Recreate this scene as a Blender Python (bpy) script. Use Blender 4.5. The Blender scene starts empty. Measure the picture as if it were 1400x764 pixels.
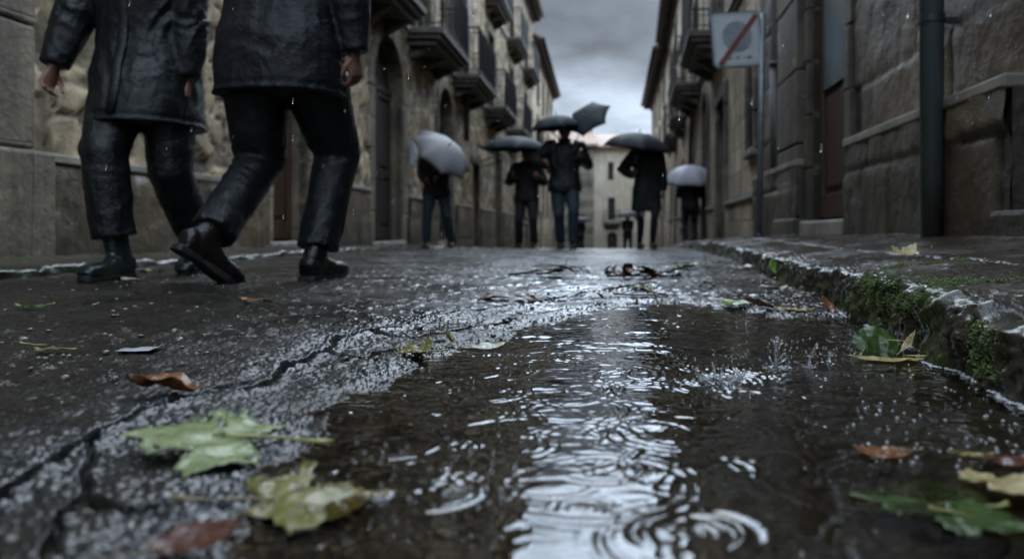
import bpy, bmesh, math, random
import numpy as np
from mathutils import Vector, Matrix, Quaternion
random.seed(7)
RNG = np.random.default_rng(11)
sc = bpy.context.scene
COL = sc.collection
PI = math.pi
CAM_H = 0.22

# ------------------------------------------------------------------ noise
def _h(ix, iy, iz, seed):
    with np.errstate(over='ignore'):
        h = (ix.astype(np.int64).astype(np.uint32) * np.uint32(374761393) + iy.astype(np.int64).astype(np.uint32) * np.uint32(668265263)
             + iz.astype(np.int64).astype(np.uint32) * np.uint32(2147483647 - 58) + np.uint32((seed * 974711 + 12345) & 0xffffffff))
        h = (h ^ (h >> np.uint32(13))) * np.uint32(1274126177)
        h = (h ^ (h >> np.uint32(16))) * np.uint32(2246822519)
        h = h ^ (h >> np.uint32(13))
    return (h & np.uint32(0xffffff)).astype(np.float64) / 16777216.0

def vn2(x, y, seed=0):
    ix = np.floor(x); iy = np.floor(y); fx = x - ix; fy = y - iy
    ux = fx*fx*fx*(fx*(fx*6-15)+10); uy = fy*fy*fy*(fy*(fy*6-15)+10)
    z = np.zeros_like(ix)
    a = _h(ix, iy, z, seed); b = _h(ix+1, iy, z, seed); c = _h(ix, iy+1, z, seed); d = _h(ix+1, iy+1, z, seed)
    return (a*(1-ux)+b*ux)*(1-uy) + (c*(1-ux)+d*ux)*uy - 0.5

def vn3(x, y, w, seed=0):
    ix = np.floor(x); iy = np.floor(y); iz = np.floor(w)
    fx = x-ix; fy = y-iy; fz = w-iz
    ux = fx*fx*(3-2*fx); uy = fy*fy*(3-2*fy); uz = fz*fz*(3-2*fz)
    r = 0
    for dz, wz in ((0, 1-uz), (1, uz)):
        for dy, wy in ((0, 1-uy), (1, uy)):
            for dx, wx in ((0, 1-ux), (1, ux)):
                r = r + _h(ix+dx, iy+dy, iz+dz, seed)*wx*wy*wz
    return r - 0.5

def fbm2(x, y, octv=4, seed=0):
    r = 0; a = 1.0; f = 1.0
    for o in range(octv):
        r = r + a*vn2(x*f+o*17.3, y*f-o*9.1, seed+o); a *= 0.5; f *= 2.03
    return r

def worley2(x, y, seed=0):
    ix = np.floor(x); iy = np.floor(y)
    f1 = np.full(x.shape, 9.0); f2 = np.full(x.shape, 9.0); cid = np.zeros(x.shape)
    z = np.zeros_like(ix)
    for dx in (-1, 0, 1):
        for dy in (-1, 0, 1):
            cx = ix+dx; cy = iy+dy
            px = cx + _h(cx, cy, z, seed); py = cy + _h(cx, cy, z+1, seed)
            d = np.hypot(px-x, py-y); i = _h(cx, cy, z+2, seed)
            m = d < f1
            f2 = np.where(m, f1, np.minimum(f2, d)); cid = np.where(m, i, cid); f1 = np.where(m, d, f1)
    return f1, f2, cid

def sstep(a, b, x):
    t = np.clip((x-a)/(b-a), 0, 1); return t*t*(3-2*t)

def poly_sdist(x, y, poly):
    """signed distance to a polygon, negative inside"""
    p = np.array(poly, float); q = np.roll(p, -1, 0)
    d = np.full(x.shape, 1e9); ins = np.zeros(x.shape, bool)
    for (ax, ay), (bx, by) in zip(p, q):
        ex, ey = bx-ax, by-ay; L = ex*ex+ey*ey+1e-12
        t = np.clip(((x-ax)*ex+(y-ay)*ey)/L, 0, 1)
        d = np.minimum(d, np.hypot(x-ax-t*ex, y-ay-t*ey))
        c = ((ay > y) != (by > y)) & (x < ex*(y-ay)/((by-ay) if by != ay else 1e-9)+ax)
        ins ^= c
    return np.where(ins, -d, d)

def line_dist(x, y, pts):
    d = np.full(x.shape, 1e9)
    for (ax, ay), (bx, by) in zip(pts[:-1], pts[1:]):
        ex, ey = bx-ax, by-ay; L = ex*ex+ey*ey+1e-12
        t = np.clip(((x-ax)*ex+(y-ay)*ey)/L, 0, 1)
        d = np.minimum(d, np.hypot(x-ax-t*ex, y-ay-t*ey))
    return d

# ------------------------------------------------------------------ mesh helpers
def link(o, parent=None):
    COL.objects.link(o)
    if parent is not None: o.parent = parent
    return o

def root_offset(parent):
    v = Vector((0, 0, 0))
    while parent is not None:
        v += parent.location; parent = parent.parent
    return v

def obj_np(name, V, F, mat, parent=None, smooth=True, attrs=None, world=True):
    """mesh object from numpy arrays; V in world coordinates if world and the parents are unrotated"""
    me = bpy.data.meshes.new(name)
    V = np.asarray(V, float)
    if world and parent is not None:
        V = V - np.array(root_offset(parent))
    F = np.asarray(F, np.int64)
    me.vertices.add(len(V)); me.vertices.foreach_set('co', V.astype(np.float32).ravel())
    k = F.shape[1]
    me.loops.add(F.size); me.loops.foreach_set('vertex_index', F.astype(np.int32).ravel())
    me.polygons.add(len(F)); me.polygons.foreach_set('loop_start', np.arange(0, F.size, k, dtype=np.int32))
    try: me.polygons.foreach_set('loop_total', np.full(len(F), k, np.int32))
    except Exception: pass
    me.update(calc_edges=True)
    me.polygons.foreach_set('use_smooth', np.full(len(F), smooth))
    for an, av in (attrs or {}).items():
        a = me.attributes.new(an, 'FLOAT', 'POINT'); a.data.foreach_set('value', np.asarray(av, np.float32).ravel())
    if mat: me.materials.append(mat)
    me.validate()
    return link(bpy.data.objects.new(name, me), parent)

def grid_faces(nr, nc, mask=None):
    i = np.arange(nr*nc).reshape(nr, nc)
    f = np.stack([i[:-1, :-1], i[:-1, 1:], i[1:, 1:], i[1:, :-1]], -1).reshape(-1, 4)
    if mask is not None: f = f[mask.reshape(-1)]
    return f

class MB:
    def __init__(s): s.v = []; s.f = []
    def add(s, vs, fs):
        b = len(s.v); s.v += [tuple(v) for v in vs]; s.f += [tuple(i+b for i in f) for f in fs]; return s
    def box(s, lo, hi):
        (a, b, c), (d, e, f) = lo, hi
        return s.add([(a,b,c),(d,b,c),(d,e,c),(a,e,c),(a,b,f),(d,b,f),(d,e,f),(a,e,f)],
                     [(3,2,1,0),(4,5,6,7),(0,1,5,4),(1,2,6,5),(2,3,7,6),(3,0,4,7)])
    def fbox(s, fr, lo, hi):
        """box in a facade frame: s along, d outwards, h up"""
        (a, b, c), (d, e, f) = lo, hi
        P = [fr(*q) for q in [(a,b,c),(d,b,c),(d,e,c),(a,e,c),(a,b,f),(d,b,f),(d,e,f),(a,e,f)]]
        return s.add(P, [(3,2,1,0),(4,5,6,7),(0,1,5,4),(1,2,6,5),(2,3,7,6),(3,0,4,7)])
    def tube(s, pts, rad, n=12, cap=True, ref=None, sq=1.0):
        """pts: centres; rad: float or list of float or (a, b) - a along the side axis, b along the other"""
        pts = [Vector(p) for p in pts]; m = len(pts)
        if not isinstance(rad, (list,)): rad = [rad]*m
        rings = []; side = None
        for i, p in enumerate(pts):
            t = (pts[min(i+1, m-1)] - pts[max(i-1, 0)])
            t = t.normalized() if t.length > 1e-9 else Vector((0, 0, 1))
            if side is None:
                r = Vector(ref) if ref is not None else (Vector((1, 0, 0)) if abs(t.x) < 0.9 else Vector((0, 1, 0)))
                side = (r - t*r.dot(t)).normalized()
            else:
                side = (side - t*side.dot(t)).normalized()
            up = t.cross(side)
            a, b = rad[i] if isinstance(rad[i], tuple) else (rad[i], rad[i])
            ring = []
            for k in range(n):
                c, q = math.cos(2*PI*k/n), math.sin(2*PI*k/n)
                if sq != 1.0:
                    c = math.copysign(abs(c)**sq, c); q = math.copysign(abs(q)**sq, q)
                ring.append(p + side*(a*c) + up*(b*q))
            rings.append(ring)
        vs = [v for r in rings for v in r]; fs = []
        for i in range(m-1):
            for k in range(n):
                fs.append((i*n+k, i*n+(k+1) % n, (i+1)*n+(k+1) % n, (i+1)*n+k))
        if cap:
            fs.append(tuple(range(n-1, -1, -1))); fs.append(tuple((m-1)*n+k for k in range(n)))
        return s.add(vs, fs)
    def ell(s, c, r, rot=None, nu=14, nv=9):
        c = Vector(c); vs = []; fs = []
        R = rot or Matrix.Identity(3)
        vs.append(c + R @ Vector((0, 0, -r[2])))
        for j in range(1, nv):
            th = -PI/2 + PI*j/nv
            for i in range(nu):
                ph = 2*PI*i/nu
                vs.append(c + R @ Vector((r[0]*math.cos(th)*math.cos(ph), r[1]*math.cos(th)*math.sin(ph), r[2]*math.sin(th))))
        vs.append(c + R @ Vector((0, 0, r[2])))
        for i in range(nu): fs.append((0, 1+(i+1) % nu, 1+i))
        for j in range(nv-2):
            for i in range(nu):
                a = 1+j*nu; fs.append((a+i, a+(i+1) % nu, a+nu+(i+1) % nu, a+nu+i))
        a = 1+(nv-2)*nu; t = len(vs)-1
        for i in range(nu): fs.append((a+i, a+(i+1) % nu, t))
        return s.add(vs, fs)
    def build(s, name, mat, parent=None, smooth=False, bevel=0.0, world=True, remesh=0.0, relax=0):
        me = bpy.data.meshes.new(name)
        off = root_offset(parent) if (world and parent is not None) else Vector((0, 0, 0))
        me.from_pydata([tuple(Vector(v)-off) for v in s.v], [], s.f)
        me.update()
        if smooth: me.polygons.foreach_set('use_smooth', [True]*len(me.polygons))
        if mat: me.materials.append(mat)
        o = link(bpy.data.objects.new(name, me), parent)
        if remesh:
            m = o.modifiers.new('r', 'REMESH'); m.mode = 'VOXEL'; m.voxel_size = remesh; m.use_smooth_shade = True
            if relax:
                k = o.modifiers.new('s', 'SMOOTH'); k.factor = 0.5; k.iterations = relax
            bake(o)
        if bevel:
            m = o.modifiers.new('b', 'BEVEL'); m.width = bevel; m.segments = 2; m.limit_method = 'ANGLE'
            bake(o)
        return o

def bake(o):
    dg = bpy.context.evaluated_depsgraph_get()
    dg.update()
    me = bpy.data.meshes.new_from_object(o.evaluated_get(dg))
    o.modifiers.clear(); old = o.data; nm = old.name; mats = list(old.materials)
    o.data = me; bpy.data.meshes.remove(old); me.name = nm
    me.materials.clear()
    for m in mats: me.materials.append(m)

def tag(o, label=None, cat=None, group=None, kind=None):
    if label: o['label'] = label
    if cat: o['category'] = cat
    if group: o['group'] = group
    if kind: o['kind'] = kind
    return o

def thing(name, label, cat, loc=(0, 0, 0), group=None, rot=None):
    o = bpy.data.objects.new(name, None); COL.objects.link(o); o.location = loc
    o.empty_display_size = 0.1
    if rot is not None: o.rotation_euler = rot
    return tag(o, label, cat, group)

# ------------------------------------------------------------------ material helper
class NT:
    def __init__(s, name):
        s.m = bpy.data.materials.new(name); s.m.use_nodes = True; s.t = s.m.node_tree; s.t.nodes.clear()
        s.out = s.n('ShaderNodeOutputMaterial')
    def n(s, typ, **kw):
        x = s.t.nodes.new(typ)
        for k, v in kw.items(): setattr(x, k, v)
        return x
    def set(s, sock, v):
        if isinstance(v, bpy.types.NodeSocket): s.t.links.new(v, sock)
        elif v is not None:
            if hasattr(sock.default_value, '__len__') and not hasattr(v, '__len__'): v = (v, v, v)
            if hasattr(sock.default_value, '__len__') and len(sock.default_value) == 4 and len(v) == 3: v = (*v, 1)
            sock.default_value = v
    def coord(s): return s.n('ShaderNodeTexCoord').outputs['Object']
    def pos(s): return s.n('ShaderNodeNewGeometry').outputs['Position']
    def attr(s, name): return s.n('ShaderNodeAttribute', attribute_name=name).outputs['Fac']
    def xyz(s, v):
        x = s.n('ShaderNodeSeparateXYZ'); s.set(x.inputs[0], v); return x.outputs
    def comb(s, x, y, z):
        c = s.n('ShaderNodeCombineXYZ')
        for i, v in enumerate((x, y, z)): s.set(c.inputs[i], v)
        return c.outputs[0]
    def map(s, v, scale=(1, 1, 1), loc=(0, 0, 0), rot=(0, 0, 0)):
        m = s.n('ShaderNodeMapping'); s.set(m.inputs['Vector'], v)
        m.inputs['Scale'].default_value = scale; m.inputs['Location'].default_value = loc; m.inputs['Rotation'].default_value = rot
        return m.outputs[0]
    def noise(s, v, scale, detail=4, rough=0.55, dist=0.0):
        x = s.n('ShaderNodeTexNoise'); s.set(x.inputs['Vector'], v); x.inputs['Scale'].default_value = scale
        x.inputs['Detail'].default_value = detail; x.inputs['Roughness'].default_value = rough; x.inputs['Distortion'].default_value = dist
        return x.outputs['Fac']
    def vor(s, v, scale, feature='F1', out='Distance', rnd=1.0):
        x = s.n('ShaderNodeTexVoronoi', feature=feature); s.set(x.inputs['Vector'], v); x.inputs['Scale'].default_value = scale
        x.inputs['Randomness'].default_value = rnd
        return x.outputs[out]
    def ramp(s, f, *stops, interp='LINEAR'):
        r = s.n('ShaderNodeValToRGB'); s.set(r.inputs[0], f); r.color_ramp.interpolation = interp
        e = r.color_ramp.elements
        while len(e) < len(stops): e.new(0.5)
        for i, (p, c) in enumerate(stops):
            e[i].position = p; e[i].color = (c, c, c, 1) if not hasattr(c, '__len__') else (*c[:3], 1)
        return r.outputs[0]
    def math(s, op, a, b=None, c=None, clamp=False):
        x = s.n('ShaderNodeMath', operation=op, use_clamp=clamp)
        for i, v in enumerate((a, b, c)):
            if v is not None: s.set(x.inputs[i], v)
        return x.outputs[0]
    def mix(s, f, a, b, mode='MIX'):
        x = s.n('ShaderNodeMix', data_type='RGBA', blend_type=mode)
        s.set(x.inputs[0], f); s.set(x.inputs[6], a); s.set(x.inputs[7], b); return x.outputs[2]
    def bump(s, h, strength=0.5, dist=0.01, normal=None):
        b = s.n('ShaderNodeBump'); s.set(b.inputs['Height'], h); s.set(b.inputs['Strength'], strength); b.inputs['Distance'].default_value = dist
        if normal is not None: s.set(b.inputs['Normal'], normal)
        return b.outputs[0]
    def bsdf(s, color, rough=0.5, normal=None, **kw):
        p = s.n('ShaderNodeBsdfPrincipled')
        s.set(p.inputs['Base Color'], color); s.set(p.inputs['Roughness'], rough)
        if normal is not None: s.set(p.inputs['Normal'], normal)
        for k, v in kw.items(): s.set(p.inputs[k.replace('_', ' ')], v)
        s.t.links.new(p.outputs[0], s.out.inputs[0]); return p

def simple(name, color, rough=0.5, var=0.25, scale=20, bump=0.0, bscale=60, **kw):
    t = NT(name); c = t.coord()
    n = t.noise(c, scale, 5)
    col = t.mix(t.ramp(n, (0.3, 0), (0.7, 1)), tuple(x*(1-var) for x in color), tuple(min(1, x*(1+var)) for x in color))
    nm = t.bump(t.noise(c, bscale, 4), bump, 0.004) if bump else None
    t.bsdf(col, rough, nm, **kw); return t.m
# ------------------------------------------------------------------ materials
M = {}
def stone_wall(name, dark, light, joint, bw=0.62, rh=0.30, rubble=False, attr=False, grime=0.6, mort=0.012, rough=0.75):
    t = NT(name); p = t.pos(); x, y, z = t.xyz(p)
    w = t.noise(p, 1.6, 3)
    u = t.comb(y, z, x)
    if attr:
        cell = t.attr('cell'); jm = t.attr('joint')
        col = t.ramp(cell, (0.0, dark), (0.5, tuple((a+b)/2 for a, b in zip(dark, light))), (1.0, light))
    else:
        uw = t.n('ShaderNodeVectorMath', operation='ADD'); t.set(uw.inputs[0], u)
        nd = t.noise(p, 3.0, 3); t.set(uw.inputs[1], t.comb(t.math('MULTIPLY', nd, 0.05), t.math('MULTIPLY', nd, 0.03), 0))
        b = t.n('ShaderNodeTexBrick', offset=0.45, squash=0.8, squash_frequency=3); t.set(b.inputs['Vector'], uw.outputs[0])
        b.inputs['Scale'].default_value = 1.0; b.inputs['Brick Width'].default_value = bw; b.inputs['Row Height'].default_value = rh
        b.inputs['Mortar Size'].default_value = mort; b.inputs['Mortar Smooth'].default_value = 0.4
        b.inputs['Color1'].default_value = (*dark, 1); b.inputs['Color2'].default_value = (*light, 1); b.inputs['Mortar'].default_value = (*joint, 1)
        col = b.outputs['Color']; jm = b.outputs['Fac']
    if attr: col = t.mix(jm, col, joint)
    fine = t.noise(p, 9, 6, 0.65)
    col = t.mix(0.75, col, t.ramp(fine, (0.25, 0.35), (0.5, 0.85), (0.8, 1.3)), 'MULTIPLY')
    blot = t.ramp(t.noise(p, 0.9, 5, 0.6), (0.36, 0.28), (0.60, 1.12))
    col = t.mix(min(0.85, grime*1.3), col, blot, 'MULTIPLY')
    # rain-washed streaks and rising damp: stains with their own outline
    st = t.ramp(t.noise(t.map(p, (5, 5, 0.35)), 1.0, 5, 0.6), (0.46, 0.0), (0.64, 1.0))
    hz = t.math('ADD', z, t.math('MULTIPLY', t.noise(p, 1.1, 4), 0.9))
    damp = t.ramp(hz, (0.25, 1.0), (1.0, 0.0))
    col = t.mix(t.math('MULTIPLY', st, grime*0.85), col, (0.022, 0.021, 0.018))
    col = t.mix(t.math('MULTIPLY', damp, grime*0.75), col, (0.022, 0.022, 0.015))
    hb = t.math('ADD', t.math('MULTIPLY', jm, -0.5), t.math('MULTIPLY', t.noise(p, 14, 6, 0.65), 1.0))
    lich = t.math('MULTIPLY', t.ramp(t.noise(p, 2.1, 6, 0.68), (0.61, 0.0), (0.66, 1.0)), 0.35)
    col = t.mix(lich, col, (0.42, 0.41, 0.38))
    nm = t.bump(hb, 0.8, 0.022)
    r = t.math('SUBTRACT', rough, t.math('MULTIPLY', damp, 0.2))
    t.bsdf(col, r, nm); return t.m

M['rubble'] = stone_wall('rubble_stone', (0.12, 0.088, 0.05), (0.55, 0.42, 0.255), (0.055, 0.042, 0.028), attr=True, grime=0.55)
M['ashlar_left'] = stone_wall('ashlar_tan', (0.34, 0.265, 0.175), (0.62, 0.49, 0.335), (0.14, 0.12, 0.09), 0.7, 0.33, grime=0.5)
M['dressed_left'] = stone_wall('dressed_grey_stone', (0.16, 0.125, 0.082), (0.28, 0.225, 0.15), (0.11, 0.10, 0.08), 1.6, 0.75, grime=0.55, mort=0.008)
M['plinth_left'] = stone_wall('plinth_stone', (0.06, 0.043, 0.024), (0.20, 0.142, 0.075), (0.024, 0.02, 0.014), attr=True, grime=0.95, rough=0.6)
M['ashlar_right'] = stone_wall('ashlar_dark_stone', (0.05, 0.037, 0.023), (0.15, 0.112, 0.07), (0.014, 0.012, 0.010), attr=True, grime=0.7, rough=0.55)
M['block_right'] = stone_wall('block_brown_stone', (0.24, 0.18, 0.11), (0.52, 0.405, 0.265), (0.14, 0.12, 0.09), 0.8, 0.36, grime=0.5)
M['dressed_right'] = stone_wall('jamb_stone', (0.11, 0.09, 0.064), (0.21, 0.174, 0.124), (0.10, 0.09, 0.07), 1.6, 0.7, grime=0.6, mort=0.008)
M['plinth_right'] = stone_wall('plinth_dark_stone', (0.045, 0.035, 0.022), (0.13, 0.098, 0.058), (0.03, 0.027, 0.02), attr=True, grime=0.9, rough=0.5)
M['cream_wall'] = stone_wall('cream_render', (0.80, 0.70, 0.54), (0.86, 0.77, 0.62), (0.72, 0.63, 0.5), 2.5, 1.2, grime=0.22, mort=0.006)
M['tower_wall'] = stone_wall('rough_grey_stone', (0.20, 0.18, 0.15), (0.44, 0.39, 0.32), (0.16, 0.14, 0.12), 0.9, 0.45, grime=0.4)
M['trim'] = simple('weathered_trim', (0.20, 0.18, 0.145), 0.7, 0.45, 4, 0.5, 25)
M['slab'] = simple('balcony_slab_stone', (0.075, 0.066, 0.055), 0.7, 0.5, 5, 0.5, 25)
M['iron'] = simple('black_iron', (0.018, 0.019, 0.022), 0.4, 0.3, 30)
M['wood'] = None
t = NT('dark_wood'); c = t.pos()
g = t.noise(t.map(c, (28, 28, 1.2)), 1.0, 6, 0.6)
t.bsdf(t.ramp(g, (0.3, (0.022, 0.012, 0.008)), (0.7, (0.085, 0.042, 0.024))), 0.5, t.bump(g, 0.4, 0.004)); M['wood'] = t.m
t = NT('black_wood'); c = t.pos(); g = t.noise(t.map(c, (28, 28, 1.2)), 1.0, 6, 0.6)
t.bsdf(t.ramp(g, (0.3, (0.010, 0.008, 0.007)), (0.7, (0.035, 0.026, 0.02))), 0.5, t.bump(g, 0.4, 0.004)); M['dark_wood'] = t.m
t = NT('window_glass'); c = t.pos()
t.bsdf((0.02, 0.026, 0.03), t.ramp(t.noise(c, 3, 3), (0.3, 0.06), (0.7, 0.16)), t.bump(t.noise(c, 1.2, 2), 0.15, 0.02), IOR=1.5); M['glass'] = t.m
t = NT('frosted_glass'); c = t.pos()
t.bsdf(t.ramp(t.noise(c, 2, 4), (0.3, (0.09, 0.115, 0.125)), (0.7, (0.15, 0.18, 0.19))), 0.22, t.bump(t.noise(c, 30, 3), 0.1, 0.01)); M['frost'] = t.m
t = NT('roof_tile'); p = t.pos(); x, y, z = t.xyz(p)
wv = t.n('ShaderNodeTexWave', wave_type='BANDS', bands_direction='X'); t.set(wv.inputs[0], p); wv.inputs['Scale'].default_value = 1.6
t.bsdf(t.mix(t.noise(p, 2.2, 5), (0.20, 0.13, 0.10), (0.36, 0.26, 0.20)), 0.75, t.bump(wv.outputs['Fac'], 0.8, 0.05)); M['tile'] = t.m
t = NT('eave_wood'); p = t.pos(); t.bsdf(t.mix(t.noise(p, 6, 4), (0.03, 0.024, 0.02), (0.075, 0.06, 0.048)), 0.7); M['eave'] = t.m
t = NT('painted_pipe'); p = t.pos(); x, y, z = t.xyz(p)
pc = t.mix(t.ramp(t.noise(t.map(p, (9, 9, 2)), 1.0, 6, 0.65), (0.45, 0.0), (0.7, 1.0)), (0.085, 0.115, 0.125), (0.11, 0.105, 0.085))
dz = t.ramp(t.math('ADD', z, t.math('MULTIPLY', t.noise(p, 7, 4), 0.35)), (0.42, 1.0), (0.75, 0.0))
t.bsdf(t.mix(dz, pc, (0.03, 0.032, 0.02)), t.ramp(t.noise(p, 20, 4), (0.3, 0.22), (0.7, 0.42)), t.bump(t.noise(p, 90, 3), 0.12, 0.003)); M['pipe'] = t.m
M['pipe_dark'] = simple('cast_iron_pipe', (0.02, 0.02, 0.021), 0.45, 0.5, 12, 0.3, 60)
M['pipe_grey'] = simple('zinc_pipe', (0.10, 0.115, 0.125), 0.4, 0.25, 10, 0.1, 60)
M['galv'] = simple('galvanised_steel', (0.17, 0.195, 0.215), 0.35, 0.25, 25, 0.0, Metallic=0.4)
M['sign_white'] = simple('sign_white', (0.56, 0.60, 0.62), 0.35, 0.10, 7)
M['sign_grey'] = simple('sign_faded_blue_grey', (0.27, 0.31, 0.345), 0.35, 0.22, 9)
M['sign_red'] = simple('sign_faded_red', (0.22, 0.075, 0.07), 0.4, 0.2, 9)
M['sign_ink'] = simple('sign_ink', (0.07, 0.075, 0.08), 0.5, 0.2, 9)
M['box_grey'] = simple('grey_box_paint', (0.27, 0.28, 0.28), 0.45, 0.15, 9)
def cloth(name, c, rough, coat=0.0, var=0.3, bs=180):
    t = NT(name); p = t.coord()
    col = t.mix(t.noise(p, 5, 4), tuple(v*(1-var) for v in c), tuple(v*(1+var) for v in c))
    h = t.math('ADD', t.math('MULTIPLY', t.noise(p, bs, 2), 0.3), t.noise(p, 24, 4, 0.6))
    wet = t.ramp(t.noise(p, 7, 4), (0.35, max(0.12, rough-0.14)), (0.7, min(1, rough+0.14)))
    t.bsdf(col, wet, t.bump(h, 0.7, 0.012), Coat_Weight=coat, Coat_Roughness=0.25, Specular_IOR_Level=0.35); return t.m
M['rain_jacket'] = cloth('wet_black_jacket', (0.0055, 0.008, 0.0085), 0.46)
M['navy_jacket'] = cloth('wet_navy_jacket', (0.004, 0.006, 0.009), 0.50)
M['trouser_wet'] = cloth('wet_black_trousers', (0.005, 0.007, 0.0095), 0.43)
M['trouser_rain'] = cloth('wet_rain_trousers', (0.0045, 0.006, 0.007), 0.40)
M['dark_coat'] = cloth('black_wool_coat', (0.006, 0.0065, 0.008), 0.75)
M['green_coat'] = cloth('dark_green_coat', (0.007, 0.011, 0.0105), 0.7)
M['jeans'] = cloth('dark_blue_jeans', (0.014, 0.022, 0.030), 0.7)
M['jeans_light'] = cloth('blue_jeans', (0.024, 0.038, 0.050), 0.7)
M['black_cloth'] = cloth('black_cloth', (0.010, 0.010, 0.012), 0.7)
M['rubber_boot'] = cloth('wet_rubber_boot', (0.009, 0.015, 0.016), 0.22, 0.3, 0.2, 60)
M['leather_boot'] = cloth('wet_leather_boot', (0.008, 0.0065, 0.0055), 0.36, 0.1, 0.4, 90)
M['sole'] = simple('boot_sole', (0.010, 0.010, 0.010), 0.6, 0.3, 40, 0.3, 80)
t = NT('skin'); c = t.coord()
t.bsdf(t.mix(t.noise(c, 22, 4), (0.19, 0.09, 0.062), (0.28, 0.145, 0.10)), 0.42, t.bump(t.noise(c, 130, 3), 0.2, 0.003), Subsurface_Weight=0.08); M['skin'] = t.m
M['hair'] = simple('dark_hair', (0.012, 0.009, 0.007), 0.45, 0.4, 40, 0.6, 90)
M['eye'] = simple('eye', (0.03, 0.02, 0.015), 0.1, 0.1)
def umb_mat(name, c, trans, rough=0.45):
    t = NT(name); p = t.coord()
    col = t.mix(t.noise(p, 6, 4), tuple(v*0.8 for v in c), tuple(min(1, v*1.15) for v in c))
    b = t.bsdf(col, rough, t.bump(t.noise(p, 60, 3), 0.1, 0.003), Specular_IOR_Level=0.3)
    tr = t.n('ShaderNodeBsdfTranslucent'); t.set(tr.inputs[0], col)
    mx = t.n('ShaderNodeMixShader'); mx.inputs[0].default_value = trans
    t.t.links.new(b.outputs[0], mx.inputs[1]); t.t.links.new(tr.outputs[0], mx.inputs[2]); t.t.links.new(mx.outputs[0], t.out.inputs[0]); return t.m
M['umb_black'] = umb_mat('black_nylon', (0.012, 0.015, 0.019), 0.12, 0.62)
M['umb_slate'] = umb_mat('slate_nylon', (0.022, 0.030, 0.037), 0.15, 0.62)
M['umb_grey'] = umb_mat('grey_nylon', (0.20, 0.195, 0.205), 0.3, 0.45)
M['umb_white'] = umb_mat('white_nylon', (0.50, 0.49, 0.54), 0.35, 0.45)
M['steel'] = simple('umbrella_steel', (0.20, 0.21, 0.22), 0.3, 0.1, Metallic=0.9)

# wet asphalt: dark grains under a water film; 'chunk' marks the broken strip by the crack
t = NT('wet_asphalt'); p = t.pos()
gr = t.vor(p, 170, 'F1', 'Color'); gs = t.xyz(gr)[0]
n1 = t.noise(p, 1.7, 5, 0.6); n2 = t.noise(p, 55, 4)
base = t.mix(t.ramp(gs, (0.2, 0.0), (1.0, 1.0)), (0.006, 0.0056, 0.0048), (0.026, 0.0235, 0.0195))
base = t.mix(t.ramp(n1, (0.35, 0.0), (0.68, 0.75)), base, (0.017, 0.013, 0.009))
base = t.mix(t.attr('chunk'), base, t.mix(gs, (0.009, 0.0105, 0.012), (0.032, 0.036, 0.040)))
base = t.mix(t.attr('mud'), base, t.mix(n2, (0.009, 0.008, 0.0065), (0.028, 0.024, 0.019)))
base = t.mix(t.attr('crack'), base, (0.004, 0.004, 0.0035))
film = t.ramp(t.noise(p, 2.6, 5, 0.62), (0.38, 0.0), (0.62, 1.0))
rg = t.math('ADD', 0.17, t.math('MULTIPLY', film, 0.30))
rg = t.math('MULTIPLY', rg, t.math('SUBTRACT', 1.0, t.math('MULTIPLY', t.attr('wet'), 0.1)))
rg = t.math('ADD', rg, t.math('MULTIPLY', t.attr('crack'), 0.6))
rg = t.math('MULTIPLY', rg, t.math('SUBTRACT', 1.0, t.math('MULTIPLY', t.attr('chunk'), 0.10)))
hgt = t.math('ADD', t.math('MULTIPLY', t.vor(p, 210, 'SMOOTH_F1'), -0.6), t.math('MULTIPLY', t.noise(p, 300, 3), 0.5))
t.bsdf(base, rg, t.bump(hgt, t.math('SUBTRACT', 0.45, t.math('MULTIPLY', t.attr('wet'), 0.42)), 0.0035), Specular_IOR_Level=t.math('ADD', 0.23, t.math('MULTIPLY', t.math('MAXIMUM', t.attr('wet'), t.attr('chunk')), 0.30)), Coat_Weight=t.math('MAXIMUM', t.math('MULTIPLY', film, 0.05), t.attr('wet')), Coat_Roughness=0.24); M['asphalt'] = t.m

# wet paving stone
t = NT('wet_paving_stone'); p = t.pos()
n1 = t.noise(p, 3.5, 6, 0.62); n2 = t.noise(p, 28, 5, 0.6)
base = t.mix(n1, (0.020, 0.016, 0.012), (0.068, 0.056, 0.041)); base = t.mix(0.6, base, t.ramp(n2, (0.3, 0.5), (0.7, 1.3)), 'MULTIPLY')
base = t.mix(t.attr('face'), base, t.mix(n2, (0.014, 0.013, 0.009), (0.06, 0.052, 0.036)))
base = t.mix(t.attr('green'), base, t.mix(n2, (0.014, 0.022, 0.006), (0.04, 0.065, 0.014)))
base = t.mix(t.attr('joint'), base, (0.010, 0.010, 0.007))
wet = t.ramp(t.noise(t.map(p, (1.0, 0.5, 1.0)), 5.0, 6, 0.65), (0.42, 0.07), (0.60, 0.36))
hb = t.math('ADD', t.math('MULTIPLY', t.noise(p, 40, 5, 0.6), 1.0), t.math('MULTIPLY', t.noise(p, 140, 3), 0.4))
t.bsdf(base, wet, t.bump(hb, 0.45, 0.008), Coat_Weight=0.12, Coat_Roughness=0.10); M['paving'] = t.m

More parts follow.
